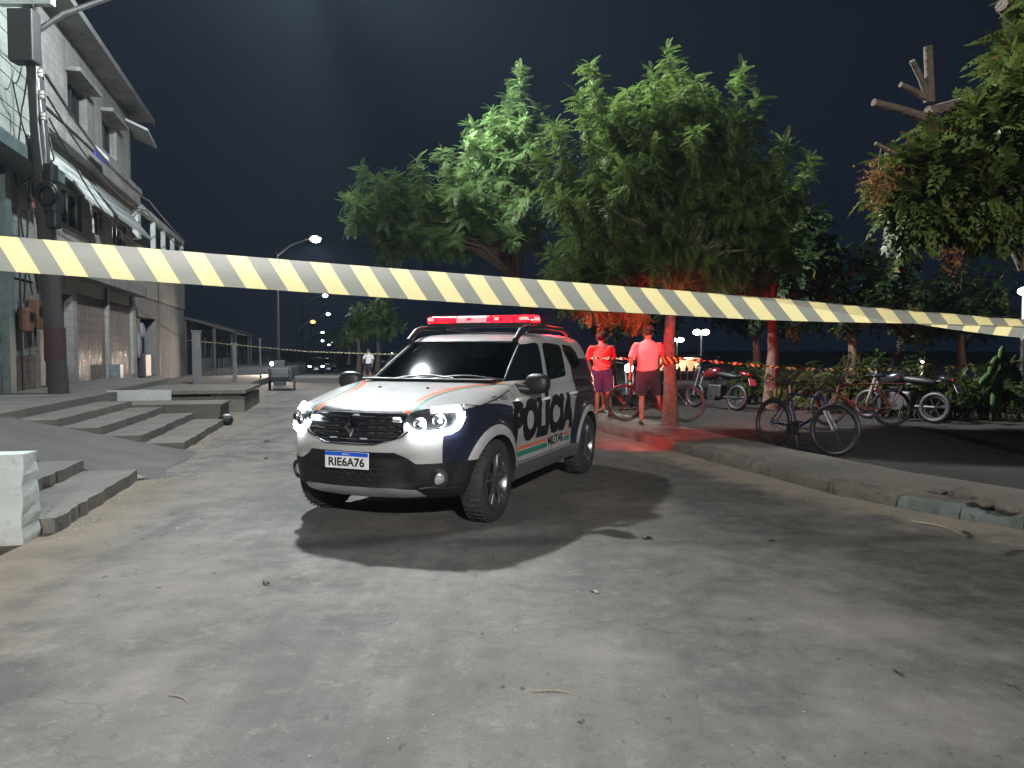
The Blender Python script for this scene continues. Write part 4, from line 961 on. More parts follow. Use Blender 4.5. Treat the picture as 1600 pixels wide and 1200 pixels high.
# wheels
def wheel(hx, sg):
    yo = sg * .79; ax = (0, sg, 0); c_ = (hx, yo, HZ)
    prof = [(.215, .085), (.24, .098), (.29, .104), (.322, .098), (.337, .080), (.343, .05), (.343, -.05), (.337, -.085), (.32, -.10), (.26, -.105), (.215, -.09)]
    q = MB(); q.lathe(prof, c_, ax, 48); w = q.build('wheel', M_RUBBER, car, smooth=40)
    tr = MB()
    for i in range(40):
        t = 2 * math.pi * i / 40
        for off in (-.062, -.02, .022, .064):
            M = Matrix.Rotation(-t, 3, 'Y') @ Matrix.Rotation(.25 * (1 if off > 0 else -1), 3, 'X'); p = Vector(c_) + Vector((math.sin(t) * .3415, off, math.cos(t) * .3415)); tr.box(p, (.030, .034, .004), M=M)
    tr.build('tread', M_RUBBER, w)['kind'] = 'stuff'
    rim = MB(); rim.lathe([(.222, .088), (.228, .094), (.215, .098), (.205, .085), (.195, .03), (.19, -.06)], c_, ax, 40); rim.build('rim', M_ALLOY, w, smooth=50)
    bk = MB(); bk.lathe([(0, .0), (.17, .0), (.19, -.02)], c_, ax, 32); bk.lathe([(.05, .02), (.13, .02), (.13, .005)], c_, ax, 28); bk.build('brake_disc', M_DARKM, w)
    sp = MB()
    for i in range(5):
        for dl in (-.16, .16):
            t = 2 * math.pi * i / 5 + .3 + dl * .0
            a = Vector((math.cos(t), 0, math.sin(t))); a2 = Vector((math.cos(t + dl), 0, math.sin(t + dl)))
            p0 = Vector(c_) + a * .045 + Vector((0, sg * .070, 0)); p1 = Vector(c_) + a2 * .13 + Vector((0, sg * .082, 0)); p2 = Vector(c_) + a2 * .208 + Vector((0, sg * .080, 0))
            sp.tube([tuple(p0), tuple(p1), tuple(p2)], [.024, .018, .021], 8)
    sp.build('spoke', M_ALLOY, w, smooth=50)
    hb = MB(); hb.lathe([(0, .094), (.030, .093), (.038, .085), (.058, .075), (.06, .03)], c_, ax, 20); hb.build('hub_cap', M_ALLOY, w, smooth=50)
for hx in (0, WB):
    for sg in (1, -1): wheel(hx, sg)
q = MB(); q.box((-1.40, 0, .30), (3.3, 1.0, .12)); q.build('underbody', M_PLAST, car)
# rear: lamps, bumper, tailgate glass
rr_ = lambda u, v, o: Vector(((GRN if v > 1.1 else LOW).x(u, v, True) - o, u, v))
poly_panel([(-.60, 1.17), (.60, 1.17), (.54, 1.48), (-.54, 1.48)], rr_, 10, 14, .004, .01, .12).build('tailgate_glass', M_GLASS, car, smooth=60)
for sg in (1, -1): poly_panel([(sg * .62, .86), (sg * .80, .86), (sg * .80, 1.06), (sg * .62, 1.06)], rr_, 6, 8, .012, .02, .2).build('tail_lamp', emis('lit_tail_lamp', (1, .02, .03), 9, (.25, .01, .01)), car, smooth=60)
light('tail_light', 'SPOT', (-3.56, .70, .97), car, 420, RED, (-1, .04, -.06), spot_size=R(78), spot_blend=.45, shadow_soft_size=.07)
poly_panel([(-.8, .36), (.8, .36), (.8, .62), (-.8, .62)], rr_, 6, 16, .02, .03, .1).build('rear_bumper', M_PLAST, car, smooth=60)
# ================================================================== BARRIER TAPES
def tape_mat(name, pitch, slant, ya, yb, trans=.35, rough=.40):
    m, nt, b = newmat(name)
    uvn = nt.nodes.new('ShaderNodeUVMap'); u, v, _ = xyz(nt, uvn.outputs[0])
    ph = (u * (1 / pitch) + v * slant)._op('FRACT'); msk = ph.lt(.5, .02)
    wr = noise(nt, uvn.outputs[0], 3, 5, .6, (1, 14, 1))
    c = mixc(nt, msk, yb, ya); c = mixc(nt, wr.ramp(.5, .9) * .12, c, (.5, .5, .48))
    nt.links.new(c, b.inputs['Base Color']); b.inputs['Roughness'].default_value = rough
    bump(nt, b, wr + noise(nt, uvn.outputs[0], 30, 3, .5, (1, 6, 1)) * .3, 8 * .01, .005)
    tr = nt.nodes.new('ShaderNodeBsdfTranslucent'); nt.links.new(c, tr.inputs[0])
    mx = nt.nodes.new('ShaderNodeMixShader'); mx.inputs[0].default_value = trans
    out = nt.nodes['Material Output']; nt.links.new(b.outputs[0], mx.inputs[1]); nt.links.new(tr.outputs[0], mx.inputs[2]); nt.links.new(mx.outputs[0], out.inputs[0])
    return m
def ribbon(name, mt, path, width, roll, cols=7, curl=0.0, parent=None, n=None):
    """path: list of points; roll(i/n)-> angle of the ribbon about its run (0 = flat face upright to the road)"""
    P = [Vector(p) for p in path]; n = len(P); vs = []; uv = []; L = 0
    for i, p in enumerate(P):
        if i: L += (P[i] - P[i - 1]).length
        d = (P[min(i + 1, n - 1)] - P[max(i - 1, 0)]).normalized(); upv = Vector((0, 0, 1)); upv = (upv - d * upv.dot(d)).normalized(); sd = d.cross(upv)
        for k in range(cols):
            t = k / (cols - 1) - .5; a = roll(i / (n - 1), L, t)
            off = Vector((0, 0, 0))
            a0, fold = a if isinstance(a, tuple) else (a, None)
            w = upv * math.cos(a0) + sd * math.sin(a0); nn = -upv * math.sin(a0) + sd * math.cos(a0)
            if fold is None: q = p + w * (t * width)
            else:
                tf = fold; lift = (.5 - tf) * .57 * width
                if t <= tf: q = p + w * (t * width + lift)
                else: q = p + w * ((2 * tf - t) * width + lift) - nn * min(.006, (t - tf) * width * .4)
            q += nn * curl * width * (t * t - .08)
            vs.append(q); uv.append((L, t * width))
    me = bpy.data.meshes.new(name); fs = [(i * cols + k, i * cols + k + 1, (i + 1) * cols + k + 1, (i + 1) * cols + k) for i in range(n - 1) for k in range(cols - 1)]
    me.from_pydata([tuple(v) for v in vs], [], fs); ul = me.uv_layers.new(name='UVMap')
    for lp in me.loops: ul.data[lp.index].uv = uv[lp.vertex_index]
    me.materials.append(mt); me.polygons.foreach_set('use_smooth', [True] * len(me.polygons)); me.update()
    return obj_from(name, me, parent)
M_TAPE = tape_mat('striped_tape_film', .0815, 7.9, (.60, .53, .26), (.185, .19, .162), .32)
t0, t1, t2 = at(0, 396, 1.42), at(870, 455, 1.66), at(1600, 506, 1.86)
pth = []
for i in range(121):
    k = -1.15 + 3.3 * i / 120
    p = t0.lerp(t2, k); p.y += .06 * math.sin(k * 3.0); kk = min(max(k, 0), 1); p.z -= .012 * 4 * kk * (1 - kk) * .2
    pth.append(p)
K = lambda f: -1.15 + 3.3 * f
def near_roll(f, L, t):
    k = K(f); base = .10 + .22 * math.sin(k * 2.2 + .3) + .15 * math.exp(-((k - .62) / .12) ** 2)
    return (-base, .5 - .72 * sstep(.60, 1.04, k) if k > .6 else .5)     # towards one end the upper edge is folded down behind
tp = ribbon('barrier_tape', M_TAPE, pth, .067, near_roll, 15, .10)
tag(tp, 'wide yellow and grey striped barrier tape stretched close across the view', 'barrier tape', 'striped barrier tapes')
M_TAPE2 = tape_mat('twisted_tape_film', .11, 6, (.62, .55, .30), (.06, .06, .06), .2)
M_TAPE3 = tape_mat('orange_lit_tape_film', .10, 7, (.42, .36, .10), (.03, .025, .02), .2)
def rope_tape(label, pts, mt, sag, twist, width=.05, n=90):
    P = []; segs = len(pts) - 1
    for s_ in range(segs):
        a, b_ = Vector(pts[s_]), Vector(pts[s_ + 1]); m_ = n // segs
        for i in range(m_ + (s_ == segs - 1)):
            k = i / m_; p = a.lerp(b_, k); p.z -= sag * 4 * k * (1 - k); P.append(p)
    o = ribbon('barrier_tape', mt, P, width, lambda f, L, t: L * twist, 5, .15)
    return tag(o, label, 'barrier tape', 'striped barrier tapes')
TREE = Vector((2.67, 12.71, .15))
trk = TREE + Vector((0, 0, 1.11))
rope_tape('thin twisted barrier tape from terrace building to the tree trunk behind car', [B(38.0, -.08, 1.9), at(478, 549, 28), at(600, 553, 22), at(760, 556, 17), trk + Vector((-.14, .05, .02))], M_TAPE2, .0, 9, .055, 400)
rope_tape('orange lit twisted barrier tape from tree trunk out over the plaza', [trk + Vector((.13, -.05, .03)), at(1250, 577, 12.6), at(1420, 578, 12.4), at(1600, 567, 12.2), at(1900, 548, 12)], M_TAPE3, .0, 10, .05, 260)
kn = MB()
for dz, rr in ((-.03, .135), (.0, .14), (.03, .136), (.055, .133)): kn.ring(trk + Vector((.0, 0, dz - .02)), (.15 * dz * 8, .1, 1), rr, .014, 24, 5)
kn = kn.build('tape_knot', M_TAPE3); tag(kn, 'barrier tape wound and knotted round the red lit tree trunk', 'tape knot')
for o_ in (kn,):
    ul = o_.data.uv_layers.new(name='UVMap')
    for lp in o_.data.loops:
        co = o_.data.vertices[lp.vertex_index].co; ul.data[lp.index].uv = (math.atan2(co.y - trk.y, co.x - trk.x) * .14, co.z)

# ================================================================== TREES
def leaf_mat(name, ca, cb, trans=.38, rough=.58):
    m, nt, b = newmat(name); geo = nt.nodes.new('ShaderNodeNewGeometry'); rnd = X(nt, geo.outputs['Random Per Island'])
    n1 = noise(nt, coords(nt), 1.6, 3, .6)
    c = mixc(nt, rnd, ca, cb); c = mixc(nt, n1.ramp(.35, .7) * .5, c, tuple(q * .55 for q in ca)); c = mixc(nt, rnd.gt(.965, .01), c, (.16, .10, .025))
    nt.links.new(c, b.inputs['Base Color']); b.inputs['Roughness'].default_value = rough; b.inputs['Specular IOR Level'].default_value = .25
    tr = nt.nodes.new('ShaderNodeBsdfTranslucent'); nt.links.new(c, tr.inputs[0]); mx = nt.nodes.new('ShaderNodeMixShader'); mx.inputs[0].default_value = trans
    nt.links.new(b.outputs[0], mx.inputs[1]); nt.links.new(tr.outputs[0], mx.inputs[2]); nt.links.new(mx.outputs[0], nt.nodes['Material Output'].inputs[0]); return m
M_NEEM = leaf_mat('neem_leaf', (.065, .12, .026), (.145, .22, .055))
M_NEEM2 = leaf_mat('neem_leaf_cool', (.065, .125, .04), (.14, .22, .07))
M_BROAD = leaf_mat('glossy_broad_leaf', (.055, .085, .018), (.13, .165, .040), .3, .45)
M_SHRUB = leaf_mat('shrub_leaf', (.024, .044, .010), (.07, .095, .022), .4, .5)
M_BARK = mat('tree_bark', (.10, .075, .055), .9, 0, .3, 12, .9, 26, .03)
M_DRY = leaf_mat('dry_seed_pod', (.20, .085, .03), (.34, .17, .07), .2, .7)
def frond_tmpl(pairs=7, ll=.30, lw=.085, ang=58, droop=.28, wave=.0):
    V = []; F = []
    def leaf(o, d, up, L, W):
        d = d.normalized(); s = d.cross(up).normalized(); k = len(V)
        V.extend([o, o + d * L * .45 + s * W + up * W * .5, o + d * L - up * L * .16, o + d * L * .45 - s * W + up * W * .5]); F.append((k, k + 1, k + 2, k + 3))
    for i in range(pairs):
        t = .16 + .78 * i / (pairs - 1); o = Vector((t, 0, -droop * t * t)); up = Vector((droop * t, 0, 1)).normalized()
        sc_ = math.sin(math.pi * (.22 + .62 * t)) ** .7
        for sg in (1, -1):
            a = R(ang - 16 * t) ; leaf(o, Vector((math.cos(a), sg * math.sin(a), -.22)), up, ll * sc_, lw * sc_)
    leaf(Vector((.96, 0, -droop * .92)), Vector((1, 0, -.45)), Vector((.4, 0, 1)).normalized(), ll * .8, lw * .8)
    k = len(V); V.extend([Vector((0, .006, 0)), Vector((0, -.006, 0)), Vector((.97, -.004, -droop * .94)), Vector((.97, .004, -droop * .94))]); F.append((k, k + 1, k + 2, k + 3))
    return np.array([tuple(v) for v in V]), np.array(F)
def instance(tmpl, pos, dirs, size, rollj=.5):
    V, F = tmpl; n = len(pos); pos = np.asarray(pos); d = np.asarray(dirs); d = d / np.linalg.norm(d, axis=1, keepdims=True)
    up = np.tile([0, 0, 1.0], (n, 1)) + np.random.normal(0, rollj * .5, (n, 3)); s = np.cross(up, d); s /= np.linalg.norm(s, axis=1, keepdims=True) + 1e-9; u = np.cross(d, s)
    size = np.asarray(size).reshape(n, 1, 1)
    W = (V[None, :, 0:1] * d[:, None] + V[None, :, 1:2] * s[:, None] + V[None, :, 2:3] * u[:, None]) * size + pos[:, None]
    FF = (F[None] + (np.arange(n) * len(V))[:, None, None]).reshape(-1, 4); return W.reshape(-1, 3), FF
def plume(A, Bp, den, fl, pos, dr, sz, spread=1.0):
    A, Bp = Vector(A), Vector(Bp); ax = (Bp - A); L = ax.length; ax.normalize(); e = ax.orthogonal().normalized(); f = ax.cross(e); n = max(5, int(L * den))
    for i in range(n):
        t = (i + random.random()) / n; ph = i * 2.39996 + random.uniform(-.4, .4); el = R(-14 + 50 * t ** 1.5) + random.gauss(0, .38)
        rd = e * math.cos(ph) + f * math.sin(ph); d = rd * math.cos(el) + ax * math.sin(el); d = d + Vector((random.gauss(0, .22), random.gauss(0, .22), .05 + random.gauss(0, .22)))
        p = A + ax * (L * t); pos.append(tuple(p)); dr.append(tuple(d)); sz.append(fl * (1.05 - .28 * t) * random.uniform(.55, 1.3))
T_NEEM = frond_tmpl(7, .30, .046, 62, .5); T_BROAD = frond_tmpl(7, .30, .072, 55, .45); T_FAR = frond_tmpl(4, .42, .14, 56, .35)
def tree(name_label, base, trunk_pts, trunk_r, plumes, mt, den=34, fl=.36, tmpl=T_NEEM, limb_from=None, cat='tree', group=None, name='street_tree', stumps=()):
    t = thing(name, name_label, cat, base, 0, group); b0 = Vector(base)
    mb = MB(); P = [Vector(p) - b0 for p in trunk_pts]; Q = []; rs = []
    n = len(P)
    for i, p in enumerate(P):
        Q.append(p + Vector((random.uniform(-.02, .02), random.uniform(-.02, .02), 0)) * (0 < i < n - 1)); rs.append(trunk_r * (1.25 if i == 0 else 1 - .45 * i / (n - 1)))
    mb.tube([tuple(p) for p in Q], rs, 12)
    fork = Q[-1]; low = Q[max(0, n - 2)]
    pos, dr, sz = [], [], []
    for A, Bp in plumes:
        A, Bp = Vector(A) - b0, Vector(Bp) - b0
        st = fork if random.random() < .6 else low.lerp(fork, .6); mid_ = st.lerp(A, .5) + Vector((random.uniform(-.1, .1), random.uniform(-.1, .1), .12 * (A - st).length))
        L = (A - st).length; mb.tube([tuple(st), tuple(mid_), tuple(A), tuple(A.lerp(Bp, .85))], [trunk_r * .34, trunk_r * .22, trunk_r * .13, .006], 6, False)
        plume(A, Bp, den, fl, pos, dr, sz)
        # a few leaves along the limb as well
        plume(mid_.lerp(A, .5), A, den * .6, fl, pos, dr, sz)
    for A, Bp, r_ in stumps: mb.tube([tuple(Vector(p) - b0) for p in (A, Vector(A).lerp(Vector(Bp), .5) + Vector((.02, .03, .02)), Bp)], [r_ * 1.3, r_ * 1.05, r_], 8)
    mb.build('trunk', M_BARK, t, smooth=50)
    V, F = instance(tmpl, pos, dr, sz); o = bulk_mesh('crown', V, F, mt, parent=t); return t
def rnd_dir(lo=-.3):
    while True:
        v = Vector((random.gauss(0, 1), random.gauss(0, 1), random.gauss(0, 1))).normalized()
        if v.z > lo: return v
def lobes(specs):
    """specs: (centre, radii, count, plume length, up-bias)"""
    out = []
    for c, rad, n, L, upb in specs:
        c = Vector(c)
        for _ in range(n):
            d = rnd_dir(-.75); k = random.uniform(.55, 1.0); tip = c + Vector((d.x * rad[0], d.y * rad[1], d.z * rad[2])) * k
            ax = (d + Vector((0, 0, upb))).normalized(); l = L * random.uniform(.7, 1.25); out.append((tip - ax * l, tip))
    return out
# main tree beside the kerb
pl_ = []
for px, py, Y, l in ((920, 98, 12.3, 1.3), (905, 150, 12.0, 1.1), (1045, 76, 12.6, 1.5), (1020, 110, 12.2, 1.3), (1085, 120, 12.9, 1.4), (1160, 105, 12.8, 1.5), (1185, 150, 12.5, 1.3), (1140, 190, 12.1, 1.1), (870, 195, 12.2, 1.0), (845, 240, 12.4, .9), (960, 150, 12.6, 1.2), (1225, 220, 12.9, 1.1), (1270, 245, 13.0, .9), (1240, 300, 12.6, .8)):
    p = at(px, py, Y); q = p - Vector((random.uniform(-.12, .12) + (p.x - 2.7) * .14, 0, l)); pl_.append((q, p))
pl_ += lobes([((2.75, 12.7, 4.15), (1.95, 1.7, 1.55), 84, .75, .35), ((2.6, 12.6, 5.2), (1.35, 1.1, .75), 34, .6, .5), ((1.35, 12.2, 3.4), (1.0, 1.2, 1.2), 22, .7, .1), ((4.2, 12.8, 3.3), (1.0, 1.2, 1.3), 20, .7, .1), ((2.2, 12.4, 2.75), (1.5, 1.3, .75), 26, .6, -.35), ((3.4, 12.9, 2.7), (1.3, 1.2, .6), 16, .6, -.3), ((1.05, 12.3, 2.55), (.8, .9, .7), 22, .55, -.2), ((1.5, 12.1, 2.05), (.85, .8, .4), 16, .5, -.5)])
tree('dense green street tree with red lit trunk on the pavement', TREE, [TREE - Vector((0, 0, .1)), TREE + Vector((-.01, 0, .7)), TREE + Vector((-.04, 0, 1.4)), TREE + Vector((.02, .02, 2.1)), TREE + Vector((.05, 0, 2.7))], .125, pl_, M_NEEM, 125, .25)
# second tree behind the car, leaning over the road
pl_ = []
for px, py, Y, l in ((812, 104, 18.6, 1.6), (795, 150, 18.4, 1.4), (775, 200, 18.0, 1.2), (730, 225, 17.8, .9), (690, 235, 17.8, .9), (650, 250, 17.4, .8), (610, 268, 17.2, .8), (565, 262, 17.2, .9), (585, 350, 17.2, .7), (840, 170, 19, 1.2)):
    p = at(px, py, Y); q = p - Vector((-.25 if px < 700 else 0, 0, l)); pl_.append((q, p))
pl_ += lobes([((-.2, 18.6, 6.2), (1.5, 1.5, 1.5), 30, 1.0, .3), ((-1.6, 17.9, 4.9), (1.3, 1.3, 1.0), 28, .8, .15), ((-3.0, 17.3, 4.7), (1.0, 1.1, .85), 22, .75, .1), ((-.3, 18.2, 4.4), (1.5, 1.3, 1.1), 30, .8, 0), ((-2.2, 17.5, 3.9), (1.3, 1.0, .6), 22, .65, -.2)])
tree('tall green tree leaning over the road behind the police car', (.75, 18.9, .15), [(.75, 18.9, .05), (.7, 18.9, 1.2), (.45, 18.8, 2.4), (.0, 18.6, 3.6)], .15, pl_, M_NEEM2, 100, .30)
# tree at the frame's edge with sawn branches and seed clusters
pl_ = lobes([((5.95, 8.5, 4.75), (.75, .9, .75), 44, .45, .2), ((5.35, 8.4, 3.75), (.85, .9, .6), 56, .45, .1), ((4.5, 8.3, 3.35), (.55, .7, .42), 34, .4, .0), ((5.0, 8.3, 2.95), (.75, .7, .40), 40, .4, -.3), ((6.1, 8.5, 3.5), (.7, .8, .8), 34, .45, .0), ((4.35, 8.2, 2.95), (.38, .5, .3), 16, .35, -.4), ((6.6, 8.7, 5.4), (.8, .9, .6), 22, .5, .2)])
st_ = [(at(1452, 160, 8.3), at(1450, 72, 8.2), .045), (at(1450, 150, 8.3), at(1425, 95, 8.2), .03), (at(1450, 155, 8.3), at(1407, 132, 8.2), .03), (at(1450, 185, 8.3), at(1365, 160, 8.15), .04), (at(1560, 150, 8.5), at(1450, 175, 8.3), .06), (at(1440, 265, 8.2), at(1368, 224, 8.1), .022), (at(1600, 40, 8.6), at(1565, 8, 8.4), .07), (at(1560, 330, 8.5), at(1600, 420, 8.6), .06)]
tree('broad leaved tree with sawn branch stubs overhanging the plaza', (6.75, 8.9, .06), [(6.75, 8.9, -.05), (6.6, 8.85, 1.3), (6.2, 8.7, 2.6), (5.9, 8.6, 3.6)], .16, pl_, M_BROAD, 48, .40, T_BROAD, stumps=st_)
for i, (px, py) in enumerate(((1372, 285), (1412, 278), (1475, 288), (1490, 405))):
    t = thing('seed_cluster', ['brown dry seed cluster hanging lowest on the sawn tree edge', 'small brown seed cluster beside the larger outer one', 'long brown seed cluster amid green leaves of the sawn tree', 'reddish seed cluster under the sawn tree near the tape'][i], 'seed cluster', at(px, py, 8.0), 0, 'dry seed clusters in the sawn tree')
    n_ = 420 if i == 0 else 240; pos = np.random.normal(0, 1, (n_, 3)) * np.array([.07, .06, .09]) * (1.25 if i == 0 else .8); V, F = instance((np.array([(0, 0, 0), (.5, .3, 0), (1, 0, 0), (.5, -.3, 0)]), np.array([(0, 1, 2, 3)])), pos, np.random.normal(0, 1, (n_, 3)) - [0, 0, .8], np.full(n_, .045))
    bulk_mesh('pods', V, F, M_DRY, parent=t)['kind'] = 'stuff'; q = MB(); q.tube([(0, 0, .0), (.03, .05, .25), (.1, .15, .42)], .008, 5); q.build('stalk', M_BARK, t)
# darker trees further off
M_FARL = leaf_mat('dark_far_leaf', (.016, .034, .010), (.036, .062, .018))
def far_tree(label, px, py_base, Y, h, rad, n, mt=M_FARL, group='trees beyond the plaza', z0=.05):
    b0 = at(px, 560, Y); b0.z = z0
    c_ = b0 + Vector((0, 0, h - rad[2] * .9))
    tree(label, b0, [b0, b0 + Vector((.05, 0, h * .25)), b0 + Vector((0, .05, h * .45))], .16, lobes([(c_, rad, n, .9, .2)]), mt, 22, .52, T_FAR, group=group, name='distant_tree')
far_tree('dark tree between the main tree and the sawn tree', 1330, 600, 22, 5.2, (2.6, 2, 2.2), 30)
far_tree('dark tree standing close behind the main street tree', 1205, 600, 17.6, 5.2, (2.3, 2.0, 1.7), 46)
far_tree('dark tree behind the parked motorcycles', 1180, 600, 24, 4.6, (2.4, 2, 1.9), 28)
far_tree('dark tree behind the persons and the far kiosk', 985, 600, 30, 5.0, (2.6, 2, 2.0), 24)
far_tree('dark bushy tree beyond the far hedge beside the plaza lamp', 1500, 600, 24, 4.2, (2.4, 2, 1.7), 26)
far_tree('yellow lit slim tree beside the far road', 560, 560, 46, 4.0, (.8, .8, 1.3), 12, M_NEEM, 'trees along the far road')
far_tree('dim round tree behind the slim one along far road', 590, 560, 48, 5.2, (1.8, 1.6, 2.0), 22, M_NEEM2, 'trees along the far road')
far_tree('tiny green tree under the far lamps', 522, 560, 85, 4.2, (1.6, 1.6, 1.4), 10, M_NEEM, 'trees along the far road')
far_tree('dark tree at the far bend beside cars', 545, 560, 70, 4.2, (2.2, 2, 1.8), 14, M_NEEM2, 'trees along the far road')

# hedge shrubs and broad plants at the plaza's back
def shrub(label, x, y, h, w, n, mt=M_SHRUB, fl=.34, tm=T_BROAD, name='shrub', group='shrubs along the back of the plaza', cat='shrub'):
    t = thing(name, label, cat, (x, y, .06), 0, group); pos, dr, sz = [], [], []; mb = MB()
    for i in range(n):
        a = random.uniform(0, 6.283); k = random.uniform(.1, 1) ** .6; tip = Vector((math.cos(a) * w * k, math.sin(a) * w * .7 * k, h * random.uniform(.55, 1.05) * (1.1 - .35 * k))); b_ = Vector((math.cos(a) * .1, math.sin(a) * .1, 0))
        mb.tube([tuple(b_), tuple(b_.lerp(tip, .5) + Vector((0, 0, .08))), tuple(tip)], [.012, .009, .004], 4, False); plume(b_.lerp(tip, .35), tip, 16, fl, pos, dr, sz)
    mb.build('stems', M_BARK, t); V, F = instance(tm, pos, dr, sz); bulk_mesh('foliage', V, F, mt, parent=t); return t
labs = ['sparse shrub behind the far motorcycle', 'thin leafy shrub between motorcycle and blue bicycle', 'tall leafy shrub behind the blue bicycle', 'dark shrub behind the front wheel of blue bicycle', 'shrub behind the rusty utility bicycle', 'dense shrub behind the motorcycle plate', 'low shrub catching yellow light beside the motorcycle', 'yellow lit shrub nearest the plaza lamp', 'tall shrub at the picture edge under the sawn tree']
for i, (px, Y, h, w) in enumerate(((1190, 19, 1.1, .8), (1245, 17.5, 1.2, .8), (1290, 16.5, 1.3, .8), (1335, 16, 1.3, .7), (1385, 15.6, 1.35, .8), (1435, 15.4, 1.3, .8), (1490, 15, 1.15, .8), (1545, 14.8, 1.1, .8), (1605, 14.6, 1.3, .9))):
    p = at(px, 600, Y); shrub(labs[i], p.x, Y, h, w, 15)
# cactus-like pads plant
t = thing('prickly_pear', 'pale green prickly pear with upright flat pads beside the hedge', 'cactus', at(1562, 600, 13.9) * 1.0); t.location.z = .06
M_PAD = mat('cactus_pad', (.06, .13, .035), .6, 0, .25, 8)
for (x, z, w, h, a) in ((-.05, .55, .10, .5, .15), (-.12, 1.08, .09, .20, .35), (.10, 1.10, .09, .22, -.1), (.28, .95, .10, .2, -.6), (.02, 1.3, .07, .15, .1), (-.25, .85, .08, .17, .8)):
    q = MB(); q.ell((0, 0, 0), (w, .03, h), 12, 9, Matrix.Rotation(a, 3, 'Y')); o_ = q.build('pad', M_PAD, t, smooth=60); o_.location = (x, 0, z)

# ================================================================== BICYCLES
M_BLUE = mat('dark_blue_frame', (.012, .02, .11), .3, .2, .1, coat=.4); M_REDF = mat('rusty_red_frame', (.16, .05, .042), .6, .2, .25); M_BLKF = mat('black_frame', (.02, .02, .022), .35, .2)
def bike(label, loc, rz, fm, r=.335, wb=1.05, rack=False, mtb=True, steer=0, lean=0, tyre=.026):
    t = thing('bicycle', label, 'bicycle', loc, rz, 'bicycles left standing'); t.rotation_euler = (R(lean), 0, rz)
    def wheel(x, par, nm='wheel'):
        q = MB(); q.ring((x, 0, r), (0, 1, 0), r - tyre, tyre, 36, 8); w = q.build(nm, M_PLAST, par, smooth=60)
        q = MB(); q.ring((x, 0, r), (0, 1, 0), r - tyre * 2 - .008, .011, 36, 6); q.build('rim', M_DARKM, w, smooth=60)
        q = MB()
        for i in range(24):
            a = 2 * math.pi * i / 24; q.tube([(x + math.cos(a + .25) * .02, .022 * (1 if i % 2 else -1), r + math.sin(a + .25) * .02), (x + math.cos(a) * (r - tyre * 2), 0, r + math.sin(a) * (r - tyre * 2))], .0016, 3, False)
        q.build('spoke', M_DARKM, w); q = MB(); q.tube([(x, -.045, r), (x, .045, r)], .02, 10); q.build('hub', M_GALV, w); return w
    xr, xf = -wb * .42, wb * .58; bb = (0, 0, r - .04); st = (-.17, 0, r + .42); hd0 = (xf - .14, 0, r + .24); hd1 = (xf - .19, 0, r + .40)
    q = MB()
    for a, b_, rr in ((bb, st, .016), (bb, hd0, .02), (st, hd1, .018), (hd0, hd1, .022)): q.tube([a, b_], rr, 8)
    for s_ in (-1, 1): q.tube([(bb[0], s_ * .03, bb[2]), (xr, s_ * .06, r)], .010, 6); q.tube([(st[0], s_ * .015, st[2] - .04), (xr, s_ * .06, r)], .009, 6)
    q.build('frame', fm, t, smooth=60)
    wheel(xr, t)
    ox = -(xf - .1)
    def turn(o): o.location = (xf - .1, 0, 0); o.rotation_euler = (0, 0, R(steer)); return o
    q = MB()
    for s_ in (-1, 1): q.tube([(hd0[0] + ox, s_ * .045, hd0[2] - .02), (xf + ox, s_ * .055, r)], .014 if mtb else .010, 8)
    q.tube([(hd0[0] + ox, -.05, hd0[2] - .02), (hd0[0] + ox, .05, hd0[2] - .02)], .016, 8); turn(q.build('fork', M_SILV if mtb else fm, t, smooth=60))
    turn(wheel(xf + ox, t))
    q = MB(); q.tube([(hd1[0] + ox, 0, hd1[2]), (hd1[0] + ox - .03, 0, hd1[2] + .10)], .014, 8)
    hz_ = hd1[2] + .10; hxx = hd1[0] + ox - .02
    if mtb: q.tube([(hxx - .05, -.33, hz_ + .01), (hxx, -.1, hz_), (hxx, .1, hz_), (hxx - .05, .33, hz_ + .01)], .012, 8)
    else: q.tube([(hxx - .22, -.27, hz_ + .03), (hxx - .06, -.24, hz_ + .07), (hxx + .03, 0, hz_), (hxx - .06, .24, hz_ + .07), (hxx - .22, .27, hz_ + .03)], .011, 8)
    hb = turn(q.build('handlebar', M_DARKM, t, smooth=60))
    for s_ in (-1, 1):
        q = MB(); q.tube([(hxx - .05, s_ * .33, hz_ + .01) if mtb else (hxx - .2, s_ * .27, hz_ + .03), (hxx - .03, s_ * .22, hz_ + .005) if mtb else (hxx - .1, s_ * .25, hz_ + .06)], .018, 8)
        q.build('grip', M_RUBBER, hb)
    q = MB(); q.tube([st, (st[0] - .035, 0, st[2] + .13)], .013, 8); q.build('seat_post', M_GALV, t)
    q = MB(); q.ell((st[0] - .07, 0, st[2] + .155), (.13, .07, .035), 14, 8); q.ell((st[0] + .06, 0, st[2] + .155), (.10, .03, .026), 10, 6); q.build('saddle', M_PLAST, t, smooth=60)
    q = MB(); q.lathe([(.02, .04), (.085, .04), (.09, .045), (.085, .05), (.02, .05)], bb, (0, -1, 0), 22); cr = q.build('chainring', M_DARKM, t)
    for s_, a in ((-1, .6), (1, .6 + math.pi)):
        q = MB(); e = (bb[0] + math.cos(a) * .17, s_ * .075, bb[2] + math.sin(a) * .17); q.tube([(bb[0], s_ * .06, bb[2]), e], .011, 6); q.box((e[0], s_ * .125, e[2]), (.09, .08, .022)); q.build('crank', M_DARKM, cr)
    q = MB(); q.tube([(bb[0], -.048, bb[2] + .085), (xr, -.048, r + .035)], .004, 4); q.tube([(bb[0], -.048, bb[2] - .085), (xr, -.048, r - .035)], .004, 4); q.build('chain', M_DARKM, t)
